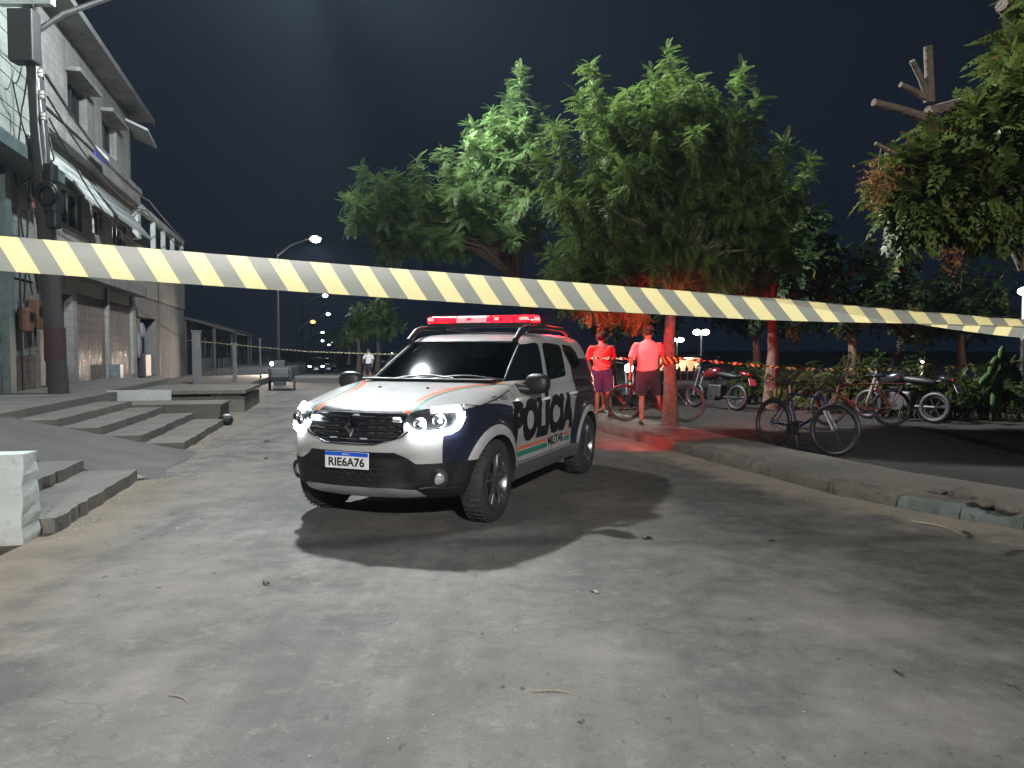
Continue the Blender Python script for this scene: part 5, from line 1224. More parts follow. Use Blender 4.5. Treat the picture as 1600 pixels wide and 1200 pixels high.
    if rack:
        q = MB(); z_ = 2 * r + .09
        for s_ in (-1, 1): q.tube([(st[0] + .02, s_ * .06, z_), (xr - .22, s_ * .07, z_)], .008, 6); q.tube([(xr - .17, s_ * .07, z_), (xr, s_ * .07, r)], .008, 6); q.tube([(st[0] - .04, s_ * .065, z_), (xr, s_ * .07, r)], .008, 6)
        for i in range(4): q.tube([(st[0] - .05 - .1 * i, -.065, z_), (st[0] - .05 - .1 * i, .065, z_)], .006, 5)
        q.build('rear_rack', fm, t, smooth=60)
    q = MB(); q.tube([(-.1, .06, r - .06), (-.16, .20, .012)], .009, 6); q.build('kickstand', M_GALV, t); return t
pr, pf = Vector((3.70, 10.75)), Vector((4.16, 9.72)); dv = pf - pr
bike('dark blue mountain bicycle parked on soil behind the kerb pavement', ((pr.x * .58 + pf.x * .42), (pr.y * .58 + pf.y * .42), .06), math.atan2(dv.y, dv.x), M_BLUE, .35, 1.08, steer=14, lean=-4, tyre=.03)
p = at(1352, 600, 13.6); bike('rusty red utility bicycle with rear rack near the motorcycle plate', (p.x, 13.6, .06), R(172), M_REDF, .34, 1.08, True, False, 10, 3, .022)
p = at(1030, 640, 13.5); bike('black bicycle behind the standing person and the tree trunk', (p.x, 13.45, .15), R(170), M_BLKF, .34, 1.08, False, False, -8, 3, .022)

# ================================================================== MOTORCYCLES
def moto(label, loc, rz, paint, plate=True, lit=False, lean=6):
    t = thing('motorcycle', label, 'motorcycle', loc, rz, 'motorcycles parked by the plaza'); t.rotation_euler = (R(lean), 0, rz); r = .30
    for x in (-.62, .66):
        q = MB(); q.ring((x, 0, r), (0, 1, 0), r - .05, .05, 30, 8); w = q.build('wheel', M_PLAST, t, smooth=60)
        q = MB(); q.ring((x, 0, r), (0, 1, 0), r - .105, .014, 30, 6)
        for i in range(6): a = i * math.pi / 3; q.tube([(x, 0, r), (x + math.cos(a) * .2, 0, r + math.sin(a) * .2)], .012, 5)
        q.build('rim', M_PLAST, w); q = MB(); q.ring((x, 0, r), (0, 1, 0), r + .035, .012, 14, 5, .3, 2.6); q.build('mudguard', paint, t)
    q = MB(); q.box((0, 0, .42), (.42, .24, .32), bev=.05); q.lathe([(.06, -.13), (.13, -.13), (.14, .13), (.06, .13)], (.05, 0, .34), (0, 1, 0), 16)
    for i in range(5): q.box((.12, 0, .50 + .035 * i), (.20, .20, .012))
    q.build('engine', M_PLAST, t)
    q = MB(); q.ell((.16, 0, .83), (.27, .15, .13), 16, 10, Matrix.Rotation(R(12), 3, 'Y'), .85); q.build('fuel_tank', paint, t, smooth=60)
    q = MB(); q.ell((-.30, 0, .80), (.36, .13, .065), 16, 8, Matrix.Rotation(R(-6), 3, 'Y'), .8); q.build('seat', M_PLAST, t, smooth=60)
    q = MB(); q.tube([(.5, 0, .88), (.2, 0, .62), (.0, 0, .28), (-.3, 0, .3), (-.62, 0, .3)], .03, 8); q.tube([(.3, 0, .72), (-.35, 0, .72), (-.85, 0, .84)], .025, 8); q.build('frame', M_DARKM, t)
    q = MB()
    for s_ in (-1, 1): q.tube([(.66, s_ * .08, r), (.50, s_ * .08, .95)], .026, 8)
    q.build('fork', M_GALV, t, smooth=60)
    q = MB(); q.tube([(.34, -.36, 1.06), (.46, -.2, 1.05), (.5, 0, .98), (.46, .2, 1.05), (.34, .36, 1.06)], .014, 8); hb = q.build('handlebar', M_DARKM, t, smooth=60)
    for s_ in (-1, 1):
        q = MB(); q.tube([(.42, s_ * .26, 1.05), (.38, s_ * .30, 1.2)], .006, 5); q.ell((.37, s_ * .33, 1.24), (.012, .065, .04), 12, 6); q.build('mirror', M_PLAST, hb)
    q = MB(); q.lathe([(0, -.1), (.07, -.09), (.095, -.02), (.1, .02)], (.60, 0, .92), (1, 0, -.05), 18); hl = q.build('headlight', M_PLAST, t, smooth=60)
    q = MB(); q.lathe([(0, .035), (.06, .03), (.094, .018)], (.60, 0, .92), (1, 0, -.05), 18); q.build('headlight_lens', emis('lit_motorcycle_lamp', (1, .86, .66), 120) if lit else mat('fog_glass', 0), hl, smooth=60)
    q = MB(); q.tube([(.1, -.14, .32), (-.2, -.17, .24), (-.75, -.2, .36)], [.025, .03, .05], 10); q.build('exhaust', M_GALV, t, smooth=60)
    q = MB(); q.ell((-.78, 0, .84), (.16, .09, .06), 12, 8, Matrix.Rotation(R(-14), 3, 'Y')); q.build('tail_cowl', paint, t, smooth=60)
    q = MB(); q.box((-.92, 0, .82), (.04, .14, .06), bev=.015); q.build('tail_lamp', mat('tail_red', (.25, .01, .01), .2), t)
    q = MB(); q.tube([(-.88, 0, .80), (-1.0, 0, .62)], .012, 6); q.build('plate_bracket', M_PLAST, t)
    if plate:
        Mr = Matrix.Rotation(R(24), 3, 'Y'); q = MB(); q.box((-1.0, 0, .66), (.006, .20, .17), M=Mr, bev=.002); po = q.build('licence_plate', mat('plate_white', 0), t)
    if plate == 1:
        uv, fs = text_mesh('KUN', 1, .02); q = MB()
        for sgn in (1,): q.add([Mr @ Vector((-.0055, .08 - .16 * u, -.055 + .075 * v)) + Vector((-1.0, 0, .66)) for u, v in uv], fs)
        q.build('lettering', M_LET, po)
    q = MB(); q.tube([(-.05, .1, .3), (-.1, .3, .01)], .012, 6); q.build('side_stand', M_DARKM, t); return t
M_MRED = mat('dark_red_tank', (.10, .008, .008), .25, 0, .1, coat=.5); M_MBLK = mat('black_tank', (.014, .014, .016), .2, 0, .1, coat=.5)
p = at(1118, 620, 17.5); moto('dark motorcycle with red tail and white plate under the trees', (p.x, 17.5, .06), R(122), M_MRED, 2)
p = at(1408, 620, 14.6); moto('black motorcycle with small white plate behind the rusty bicycle', (p.x, 14.6, .06), R(126), M_MBLK, 1)
p = at(984, 596, 17.5); mt_ = moto('motorcycle with glowing headlamp facing out behind the standing person', (p.x + .15, 18.1, .10), R(-100), M_MBLK, 0, True, 4)
light('headlamp_light', 'SPOT', (.68, 0, .92), mt_, 90, (1, .84, .62), (1, -.05, -.10), spot_size=R(50), spot_blend=.8, shadow_soft_size=.06)
p = at(434, 560, 39.5); mt_ = moto('unseen motorcycle added behind the crates, its lamp reflecting in the tiles', (p.x, 39.5, road_z(39.5)), R(-95), M_MBLK, 0, True, 4)
light('headlamp_light', 'SPOT', (.70, 0, .92), mt_, 1500, (1, .80, .64), (1, 0, -.02), spot_size=R(110), spot_blend=.8, shadow_soft_size=.08)  # headlamp added out of view for the tile reflections; the crates hide it
# ================================================================== PEOPLE
M_SKIN = mat('brown_skin', (.26, .135, .085), .55, 0, .08, 10)
def skin_body(name, V, E, Rr, mt, parent, root=0, lv=2):
    me = bpy.data.meshes.new(name); me.from_pydata([tuple(v) for v in V], E, []); o = obj_from(name, me, None)
    md = o.modifiers.new('skin', 'SKIN'); md.use_smooth_shade = True; md.branch_smoothing = .6
    for i, sv in enumerate(me.skin_vertices[0].data):
        r_ = Rr[i]; sv.radius = r_ if isinstance(r_, tuple) else (r_, r_); sv.use_root = (i == root)
    md2 = o.modifiers.new('sub', 'SUBSURF'); md2.levels = lv; md2.render_levels = lv
    bpy.context.view_layer.update(); dg = bpy.context.evaluated_depsgraph_get(); m2 = bpy.data.meshes.new_from_object(o.evaluated_get(dg))
    o.modifiers.clear(); o.data = m2; m2.materials.clear(); m2.materials.append(mt); m2.polygons.foreach_set('use_smooth', [True] * len(m2.polygons)); o.parent = parent; return o
def person(label, loc, rz, J, shirt, shorts, hair, cap=None, sock=None, stripe=None):
    """J: joint positions, x to the person's right is -x ... local: +y is where the person faces"""
    t = thing('person', label, 'person', loc, rz); g_ = lambda k: Vector(J[k])
    V = []; E = []; Rr = []
    def ad(p, r_, par=None):
        V.append(Vector(p)); Rr.append(r_); i = len(V) - 1
        if par is not None: E.append((par, i))
        return i
    pel = ad(g_('pelvis'), .12); sp = ad(g_('pelvis').lerp(g_('chest'), .5), .12, pel); ch = ad(g_('chest'), .135, sp); nk = ad(g_('neck'), .055, ch)
    hd = g_('head'); upd = (hd - g_('neck')).normalized(); h0 = ad(hd - upd * .07 + Vector((0, .02, 0)), .072, nk); h1 = ad(hd + upd * .01, .092, h0); ad(hd + upd * .07, .078, h1)
    ad(hd + Vector((0, .112, -.015)), .012, h1)                                   # nose
    for s_ in (-1, 1): ad(hd + Vector((s_ * .098, -.005, -.01)), .014, h1)         # ears
    for s_, k in ((-1, 'L'), (1, 'R')):
        sh = ad(g_('shoulder' + k), .062, ch); el = ad(g_('elbow' + k), .040, sh); wr = ad(g_('wrist' + k), .027, el)
        d = (g_('wrist' + k) - g_('elbow' + k)).normalized(); pm = ad(g_('wrist' + k) + d * .07, (.034, .02), wr); side = d.cross(Vector((1, 0, 0))).normalized()
        for f in range(4):
            o_ = side * (.022 * (f - 1.5)); f1 = ad(V[pm] + d * .045 + o_, .009, pm); ad(V[f1] + d * (.04 - .006 * abs(f - 1.2)) + Vector((-.012 * s_, 0, 0)), .008, f1)
        th = ad(V[wr] + d * .04 + side * .04, .010, wr); ad(V[th] + d * .035 + side * .012, .008, th)
        hp = ad(g_('hip' + k), .092, pel); kn_ = ad(g_('knee' + k), .058, hp); cf = ad(g_('knee' + k).lerp(g_('ankle' + k), .35) + Vector((0, -.02, 0)), .055, kn_); an = ad(g_('ankle' + k), .036, cf)
        fd = (g_('toe' + k) - g_('ankle' + k)); ad(g_('ankle' + k) + Vector((0, 0, -.045)) - fd * .2, .032, an); ad(g_('toe' + k), .026, an)
    skin_body('body', V, E, Rr, M_SKIN, t)
    # shirt: lofted torso plus sleeves
    def loft(mb, rings, seg=20):
        vs = []
        for c, rx, ry, ax in rings:
            for k in range(seg): a = 2 * math.pi * k / seg; vs.append(Vector(c) + Vector(ax) * math.cos(a) * rx + Vector((0, 1, 0)) * math.sin(a) * ry)
        n = len(rings); mb.add(vs, [[i * seg + k, i * seg + (k + 1) % seg, (i + 1) * seg + (k + 1) % seg, (i + 1) * seg + k] for i in range(n - 1) for k in range(seg)])
    P, C, N = g_('pelvis'), g_('chest'), g_('neck'); axs = (g_('shoulderR') - g_('shoulderL')).normalized(); wob = lambda a: random.uniform(-a, a)
    mb = MB(); loft(mb, [(P + Vector((0, 0, -.07)), .192, .135, axs), (P + Vector((wob(.01), 0, .0)), .186, .138, axs), (P.lerp(C, .3), .176 + wob(.006), .132, axs), (P.lerp(C, .65), .186, .135, axs), (C, .198, .136, axs), (C.lerp(N, .42), .196, .120, axs), (C.lerp(N, .66), .178, .098, axs), (C.lerp(N, .82), .125, .085, axs), (C.lerp(N, .95), .078, .075, axs), (N + Vector((0, 0, .01)), .062, .062, axs)])
    so = mb.build('shirt', shirt, t, smooth=70)
    for k in 'LR':
        q = MB(); a, e_ = g_('shoulder' + k), g_('elbow' + k); q.tube([tuple(a.lerp(C, .55)), tuple(a.lerp(C, .25) + Vector((0, 0, .0))), tuple(a.lerp(e_, .06) + Vector((0, 0, -.01))), tuple(a.lerp(e_, .22)), tuple(a.lerp(e_, .5)), tuple(a.lerp(e_, .88))], [.045, .056, .060, .062, .064, .070], 14, False); q.build('sleeve', shirt, so, smooth=70)
    mb = MB(); loft(mb, [(P + Vector((0, 0, .03)), .178, .128, axs), (P + Vector((0, 0, -.04)), .19, .14, axs), (P + Vector((0, 0, -.13)), .196, .148, axs), (P + Vector((0, 0, -.19)), .16, .12, axs)]); sh_ = mb.build('shorts', shorts, t, smooth=70)
    for k in 'LR':
        q = MB(); a, e_ = g_('hip' + k), g_('knee' + k); q.tube([tuple(a + Vector((0, 0, .05))), tuple(a.lerp(e_, .25)), tuple(a.lerp(e_, .6)), tuple(a.lerp(e_, J.get('hem', .92)))], [.11, .115, .108, .110], 14, False); lg = q.build('shorts_leg', shorts, sh_, smooth=70)
        if stripe:
            s_ = 1 if k == 'R' else -1; q = MB(); q.tube([tuple(a.lerp(e_, f) + Vector((s_ * .106, -.02, 0))) for f in (.2, .55, .9)], .016, 6); q.build('side_stripe', stripe, lg)
        # shoes / sandals
        an, to = g_('ankle' + k), g_('toe' + k); dv_ = (to - an); dv_.z = 0; M = Matrix.Rotation(math.atan2(dv_.y, dv_.x) - math.pi / 2, 3, 'Z')
        q = MB(); q.ell(an + dv_ * .40 + Vector((0, 0, -.062)), (.045, .135, .014), 14, 6, M, .7); q.build('sandal', M_PLAST, t, smooth=60)
    q = MB(); q.ell(hd + upd * .035 + Vector((0, -.018, .0)), (.098, .105, .088), 16, 10); q.build('hair', hair, t, smooth=60)
    if cap:
        q = MB(); q.ell(hd + upd * .055 + Vector((0, -.005, 0)), (.106, .115, .075), 16, 10); q.ell(hd + upd * .045 + Vector((0, .13, 0)), (.075, .075, .012), 12, 6); q.build('cap', cap, t, smooth=60)
    return t
M_HAIR = mat('dark_hair', (.012, .010, .009), .6); M_TEE = mat('pale_tshirt', (.46, .26, .25), .9, 0, .12, 5, .4, 14, .02); M_TEE2 = mat('rose_tshirt', (.40, .12, .11), .9, 0, .12, 5, .4, 14, .02)
M_SHO = mat('dark_shorts', (.022, .020, .028), .9, 0, .2, 5, .4, 12, .02); M_SHO2 = mat('navy_shorts', (.035, .03, .085), .9, 0, .2, 5, .4, 12, .02); M_KHA = mat('khaki_trousers', (.20, .14, .09), .9, 0, .2, 5, .4, 12, .02)
JA = dict(pelvis=(0, 0, .95), chest=(0, -.02, 1.26), neck=(0, 0, 1.45), head=(0, .02, 1.575), shoulderL=(-.20, -.01, 1.385), shoulderR=(.20, -.01, 1.385), elbowL=(-.285, -.03, 1.12), elbowR=(.30, .04, 1.13), wristL=(-.30, .06, .885), wristR=(.22, .16, 1.0), hipL=(-.095, 0, .88), hipR=(.095, 0, .88), kneeL=(-.10, .02, .48), kneeR=(.19, .10, .50), ankleL=(-.10, -.02, .085), ankleR=(.30, .02, .085), toeL=(-.12, .14, .03), toeR=(.35, .18, .03))
person('person in pinkish tee and dark shorts standing with back turned beside tree trunk', (2.33, 12.95, .155), R(-6), JA, M_TEE, M_SHO, M_HAIR, cap=mat('red_cap', (.30, .05, .05), .8))
JB = dict(pelvis=(0, 0, .93), chest=(.02, .07, 1.22), neck=(.03, .15, 1.39), head=(.03, .22, 1.50), shoulderL=(-.19, .08, 1.34), shoulderR=(.21, .10, 1.34), elbowL=(-.24, .16, 1.08), elbowR=(.27, .20, 1.10), wristL=(-.16, .34, 1.0), wristR=(.25, .36, .96), hipL=(-.095, 0, .87), hipR=(.095, 0, .87), kneeL=(-.09, .05, .47), kneeR=(.11, -.02, .47), ankleL=(-.10, .02, .085), ankleR=(.13, -.10, .085), toeL=(-.11, .17, .03), toeR=(.15, .05, .03))
person('person in red tee and navy shorts with pale stripe bending near car', (1.70, 14.25, .155), R(8), JB, M_TEE2, M_SHO2, M_HAIR, stripe=mat('pale_stripe', (.6, .58, .6), .9))
JC = dict(pelvis=(0, 0, .93), chest=(.02, .06, 1.24), neck=(.02, .10, 1.42), head=(.02, .14, 1.54), shoulderL=(-.19, .05, 1.36), shoulderR=(.20, .05, 1.36), elbowL=(-.26, -.08, 1.12), elbowR=(.27, .14, 1.12), wristL=(-.25, .02, .90), wristR=(.24, .30, .98), hipL=(-.09, 0, .87), hipR=(.09, 0, .87), kneeL=(-.09, .14, .49), kneeR=(.10, -.06, .47), ankleL=(-.09, .10, .085), ankleR=(.10, -.32, .13), toeL=(-.09, .25, .03), toeR=(.10, -.20, .035), hem=.98)
person('person in khaki shorts stepping sideways behind the bending one', (1.98, 15.3, .155), R(78), JC, mat('maroon_tshirt', (.12, .02, .025), .9), M_KHA, M_HAIR)
p = at(576, 575, 38); JD = dict(JA); person('distant person in white shirt beside the parked dark car', (p.x, 38, road_z(38)), R(150), JD, mat('white_shirt', (.7, .7, .7), .9), M_SHO, M_HAIR)

# ================================================================== DISTANT CARS
M_CARD = mat('dark_car_paint', (.02, .021, .025), .25, .2, .1, coat=.5)
def small_car(label, loc, rz, paint, lit, first=None):
    t = thing('parked_car', label, 'car', loc, rz, 'cars parked along the far road')
    lo = Shell([(.18, .62), (.3, .74), (.5, .78), (.66, .74), (.76, .62), (.84, .3), (.90, -.1), (.94, -.35)], [(.18, -3.15), (.4, -3.28), (.7, -3.28), (.94, -3.15)], [(.18, .76), (.4, .83), (.7, .835), (.94, .76)], -1.0, 5, 7, 2.4)
    hi = Shell([(.88, -.15), (.95, -.3), (1.32, -1.05), (1.40, -1.35), (1.44, -1.7)], [(.88, -3.2), (1.0, -3.1), (1.3, -2.6), (1.40, -2.35), (1.44, -2.1)], [(.88, .77), (.95, .75), (1.30, .6), (1.40, .48), (1.44, .2)], -1.8, 4, 4, 2.6)
    shell_mesh(lo, [.18, .25, .35, .45, .55, .63, .7, .76, .8, .84, .87, .9, .94], 8, 12, 12, 6).build('body', paint, t, smooth=50)
    shell_mesh(hi, [.88, .95, 1.05, 1.15, 1.25, 1.32, 1.37, 1.40, 1.42, 1.44], 8, 10, 10, 6).build('cabin', paint, t, smooth=50)
    poly_panel([(-.62, .97), (.62, .97), (.5, 1.31), (-.5, 1.31)], lambda u, v, o: on_front(u, v, o, hi), 6, 10, .006, 0, .1).build('windscreen', M_GLASS, t, smooth=60)
    for sg in (1, -1):
        poly_panel([(sg * .40, .60), (sg * .68, .60), (sg * .70, .72), (sg * .42, .70)], lambda u, v, o: on_front(u, v, o, lo), 5, 6, .008, .01, .2).build('headlamp', emis('lit_far_headlamp', (1, .93, .85), 14) if lit else mat('fog_glass', 0), t)
        q = MB(); q.ell((-.5, sg * .92, .98), (.06, .1, .07), 10, 6); q.build('mirror', paint, t)
        for hx in (0, -2.45):
            q = MB(); q.lathe([(.0, .05), (.18, .06), (.2, .085), (.29, .09), (.305, .05), (.305, -.08)], (hx, sg * .74, .305), (0, sg, 0), 20); q.build('wheel', M_RUBBER, t, smooth=50)
    q = MB(); q.box((.785, 0, .40), (.015, .40, .13)); q.build('licence_plate', mat('plate_white', 0), t); q = MB(); q.box((.76, 0, .60), (.03, .5, .1)); q.build('grille', M_PLAST, t)
    return t
p = at(494, 570, 68); ang = R(-90 + 14); small_car('dark car facing out in the far road, plate showing', (p.x, 68, road_z(68)), ang, M_CARD, True)
p = at(513, 570, 73); small_car('dark car parked right behind the far facing car', (p.x, 73, road_z(73)), ang, mat('navy_car_paint', (.015, .02, .035), .25, .2, .1, coat=.5), False)
p = at(597, 575, 31); small_car('dark car mostly hidden behind the police car bonnet', (p.x + .9, 31.5, road_z(31)), R(-80), M_CARD, True)

# ================================================================== FAR BUILDINGS, KIOSK, PLAZA LAMPS
M_FARW = concrete('far_wall_render', (.04, .04, .042), (.07, .07, .072), (.025, .025, .025), False)
def far_house(label, a0, a1, h, name='low_house', roof=True, dz=-.3):
    t = thing(name, label, 'house', B((a0 + a1) / 2, 0, 0), B_ROT, 'low houses beyond the terrace building'); L = a1 - a0
    mb = MB(); holes = [(-L * .3, -L * .3 + .9, dz, 2.1), (L * .05, L * .05 + 1.2, 1.0, 2.1)]; wall_holes(mb, -L / 2, L / 2, dz, h, holes, 0, .15); bbox(mb, -L / 2, L / 2, .2, 6, dz, h - .01); mb.build('wall', M_FARW, t)
    brow(-L * .3, -L * .3 + .9, .12, .17, dz, 2.1, 'door', M_WOODD, t); bar_window(t, L * .05, L * .05 + 1.2, 1.0, 2.1, .1, 3)
    mb = MB(); mb.add([(-L / 2 - .2, -1.3, h - .35), (L / 2 + .2, -1.3, h - .35), (L / 2 + .2, 3, h + .9), (-L / 2 - .2, 3, h + .9), (-L / 2 - .2, -1.3, h - .25), (L / 2 + .2, -1.3, h - .25), (L / 2 + .2, 3, h + 1.0), (-L / 2 - .2, 3, h + 1.0)], [(3, 2, 1, 0), (4, 5, 6, 7), (0, 1, 5, 4), (1, 2, 6, 5), (2, 3, 7, 6), (3, 0, 4, 7)]); mb.build('roof', mat('dark_roof_tile', (.06, .05, .048), .8), t)
    for k in range(2): brow(-L / 2 + L * k - .06, -L / 2 + L * k + .06, -1.2, -1.08, dz, h - .36, 'veranda_post', M_FARW, t)
    return t
far_house('low dark house with sloping veranda roof past the terrace building', 40, 49, 2.9); far_house('second low dark house further along the far road', 52, 63, 2.8, dz=-.6); far_house('third low house by the parked cars', 66, 80, 3.0, dz=-1.0)
# bollard-like gate posts with a white sign along the far pavement
for i, (px, Y, h, lab) in enumerate(((308, 27, 1.9, 'dark square gate post past the terrace building'), (367, 30, 1.5, 'slim dark post on the far pavement near gate'), (407, 33, 1.7, 'thin grey pole standing on the far pavement'))):
    p = at(px, 580, Y); t = thing('gate_post', lab, 'post', (p.x, Y, .16), B_ROT, 'posts on the far pavement'); w = (.28, .14, .07)[i]
    mb = MB(); mb.box((0, 0, h / 2), (w, w, h), bev=.01); mb.build('shaft', M_FARW, t); mb = MB(); mb.box((0, 0, h + .03), (w + .06, w + .06, .05)); mb.build('cap_stone', M_FARW, t)
# low wall, planter boxes and a parked cart along the far pavement: dim grey shapes
for i, (px, Y, w, h, lab) in enumerate(((None, 0, 0, 0, ''), (440, 26.5, 1.1, .85, 'dark tarp covered cart at the edge of the far road'), (437, 30, .9, 1.0, 'dark stacked crates behind the covered cart'))):
    if px is None: continue
    p = at(px, 590, Y); t = thing(('plastic_drum', 'covered_cart', 'crate_stack')[i], lab, ('drum', 'cart', 'crates')[i], (p.x, Y, .0 if i else .16), S_ROT); mb = MB()
    if i == 0: mb.lathe([(0, 0), (.28, 0), (.30, .1), (.29, .3), (.31, .33), (.29, .36), (.30, .8), (.27, .88), (0, .88)], (0, 0, 0), (0, 0, 1), 20); mb.build('shell', mat('dark_blue_plastic', (.02, .03, .06), .5), t, smooth=50)
    elif i == 1:
        mb.box((0, 0, .6), (1.2, .8, .5), bev=.1); mb.build('cover', mat('dark_tarp', (.035, .036, .042), .7), t, smooth=50); mb = MB()
        for s1 in (-1, 1): mb.ring((.2, s1 * .42, .25), (0, 1, 0), .22, .03, 20, 6)
        mb.build('wheel', M_RUBBER, t); mb = MB(); mb.tube([(-.6, -.3, .6), (-1.0, -.3, .8), (-1.0, .3, .8), (-.6, .3, .6)], .02, 6); mb.build('handle', M_DARKM, t)
    else:
        for k in range(3): mb = MB(); mb.box((.05 * k, 0, .18 + .34 * k), (.6, .45, .32), bev=.02); mb.build('crate', mat('dark_blue_plastic', (.012, .014, .022), .5), t)
# lit kiosk across the plaza
p = at(1062, 590, 34); t = thing('lit_kiosk', 'brightly lit kiosk far across the plaza behind the tree trunk', 'kiosk', (p.x, 34, .06)); M_KI = mat('cream_kiosk_wall', (.6, .50, .36), .7)
mb = MB(); bbox(mb, -.9, .9, 1.2, 1.28, 0, 1.02); bbox(mb, -.98, -.9, 0, 1.28, 0, 1.02); bbox(mb, .9, .98, 0, 1.28, 0, 1.02); mb.build('wall', M_KI, t); brow(-1.05, 1.05, -.3, 1.3, 1.02, 1.1, 'roof', M_DARKM, t)
brow(-.9, .9, .0, .12, 0, .42, 'counter', M_WOODD, t); q = brow(-.7, .7, .5, .6, .96, .99, 'light_tube', emis('lit_kiosk_tube', (1, .88, .68), 18), t)
for i in range(5): mb = MB(); mb.lathe([(0, 0), (.07, 0), (.08, .12), (.03, .18), (.03, .24), (0, .24)], (-.7 + .34 * i, .06, .42), (0, 0, 1), 10); mb.build('jar', mat('amber_jar', (.25, .12, .03), .3), t)
light('kiosk_light', 'POINT', (0, .6, .85), t, 60, (1, .85, .6), shadow_soft_size=.2)
t2 = thing('kiosk_bench', 'dark slatted rail in front of the lit kiosk', 'rail', (p.x, 32.6, .06)); 
for k in range(9): brow(-1.2 + .3 * k, -1.14 + .3 * k, -.03, .03, 0, .36, 'post', M_DARKM, t2)
brow(-1.25, 1.3, -.04, .04, .361, .42, 'rail', M_DARKM, t2)
def plaza_lamp(label, px, py, Y, heads, power=0, size=.22, col=(1, .96, .88)):
    h = at(px, py, Y); t = thing('plaza_lamp', label, 'lamp post', (h.x, Y, .06), 0, 'lamp posts across the plaza'); hz_ = h.z - .06
    mb = MB(); mb.tube([(0, 0, 0), (0, 0, hz_ * .6), (0, 0, hz_)], [.07, .055, .045], 10); mb.build('pole', M_GALV, t)
    for dx in heads:
        mb = MB(); mb.tube([(0, 0, hz_ - .15), (dx * .6, 0, hz_ + .05), (dx, 0, hz_ + .06)], .025, 6); mb.build('arm', M_GALV, t)
        mb = MB(); mb.ell((dx, 0, hz_), (size, size, size * .7), 14, 9); mb.build('lit_globe', emis('lit_plaza_globe', col, 26), t, smooth=180)
    if power: light('lamp_light', 'POINT', (heads[0] - .1, -.3, hz_ - .45), t, power, col, shadow_soft_size=.2)
plaza_lamp('double headed plaza lamp above the far motorcycle', 1096, 519, 42, (-.25, .22)); plaza_lamp('double headed plaza lamp beside the red lit trunk', 1058, 531, 52, (-.28, .25)); plaza_lamp('single bright plaza lamp at the picture edge over the hedge', 1600, 455, 22, (0,), 70, .16)
plaza_lamp('low warm plaza lamp hidden behind the hedge plants', 1440, 566, 19, (0,), 60, .05, (1, .9, .5))

# ================================================================== LITTER AND GRAVEL
M_TWIG = mat('pale_dry_stalk', (.34, .30, .20), .8); M_TWIGD = mat('dark_twig', (.04, .03, .02), .9); M_LEAFD = mat('dead_leaf', (.035, .025, .015), .8)
def gnd(px, py, z=0):
    v = at(px, py, 10) - Vector((0, 0, 1.445)); k = (z - 1.445) / v.z; return Vector((0, 0, 1.445)) + v * k
def twig(label, a, b_, mt, r_=.004):
    A, B_ = gnd(*a), gnd(*b_); t = thing('twig', label, 'twig', A); d = B_ - A; s_ = Vector((-d.y, d.x, 0)) * .12; mb = MB()
    mb.tube([(0, 0, r_), tuple(d * .35 + s_ + Vector((0, 0, r_ * 2))), tuple(d * .7 + s_ + Vector((0, 0, r_))), tuple(d + Vector((0, 0, r_)))], [r_, r_, r_ * .8, r_ * .4], 5); mb.build('stalk', mt, t)
twig('pale curved grass stalk on the near road', (832, 1082), (898, 1086), M_TWIG, .003); twig('short pale stalk on the dusty road toward the corner', (265, 1087), (292, 1098), M_TWIG, .003); twig('long pale stick lying in sand by the kerb', (1425, 815), (1508, 840), M_TWIG, .006)
twig('small dark twig in sand near the green kerb', (1505, 832), (1512, 842), M_TWIGD, .008); twig('dark forked twig at the road edge under green kerb', (1575, 868), (1612, 862), M_TWIGD, .008)
for i, (px, py, s_, lab) in enumerate(((418, 690, .06, 'dead leaf on road beside the box landing'), (416, 717, .07, 'darker dead leaf on road before the ramp'), (1403, 1052, .03, 'black pebble like scrap on the dark side of road'), (1207 , 846, .03, 'brown leaf scrap in front of the kerb sand'), (930, 926, .035, 'pale leaf scrap in front of the car shadow'), (1010, 842, .05, 'dark curled leaf at the shadow tip of car'), (415, 912, .04, 'small dark leaf on the dusty left road'))):
    q = gnd(px, py); t = thing('dead_leaf', lab, 'leaf', q, random.uniform(0, 6), 'dead leaves on the road'); mb = MB(); n = 7; vs = [(0, 0, .004)]
    for k in range(n): a = 2 * math.pi * k / n; r_ = s_ * (1.2 if k % 3 == 0 else .6); vs.append((math.cos(a) * r_, math.sin(a) * r_ * .6, .004 + s_ * .3 * (k % 2)))
    mb.add(vs, [(0, 1 + k, 1 + (k + 1) % n) for k in range(n)]); mb.build('blade', M_TWIG if i == 4 else M_LEAFD, t)
q = gnd(353, 664); t = thing('plastic_bag', 'knotted black plastic bag with white top beside the box landing', 'bag', q); mb = MB(); mb.ell((0, 0, .09), (.14, .11, .10), 12, 8, None, .85); mb.build('bag', mat('black_bag', (.01, .01, .012), .3, 0, .3, 20, .8, 14, .04), t, smooth=70); mb = MB(); mb.ell((.03, -.03, .19), (.07, .05, .025), 10, 6); mb.build('knot', mat('white_sign_paint', 0), t)
q = gnd(212, 750); t = thing('crumpled_wrapper', 'crumpled pale wrapper at the foot of the ramp', 'wrapper', q); mb = MB(); n = 9
vs = [(random.uniform(-.09, .09), random.uniform(-.05, .05), random.uniform(0, .07)) for _ in range(14)]; mb.add(vs, [(i, (i * 3 + 1) % 14, (i * 5 + 2) % 14) for i in range(14) if len({i, (i * 3 + 1) % 14, (i * 5 + 2) % 14}) == 3]); mb.build('paper', mat('pale_paper', (.5, .48, .4), .7), t)
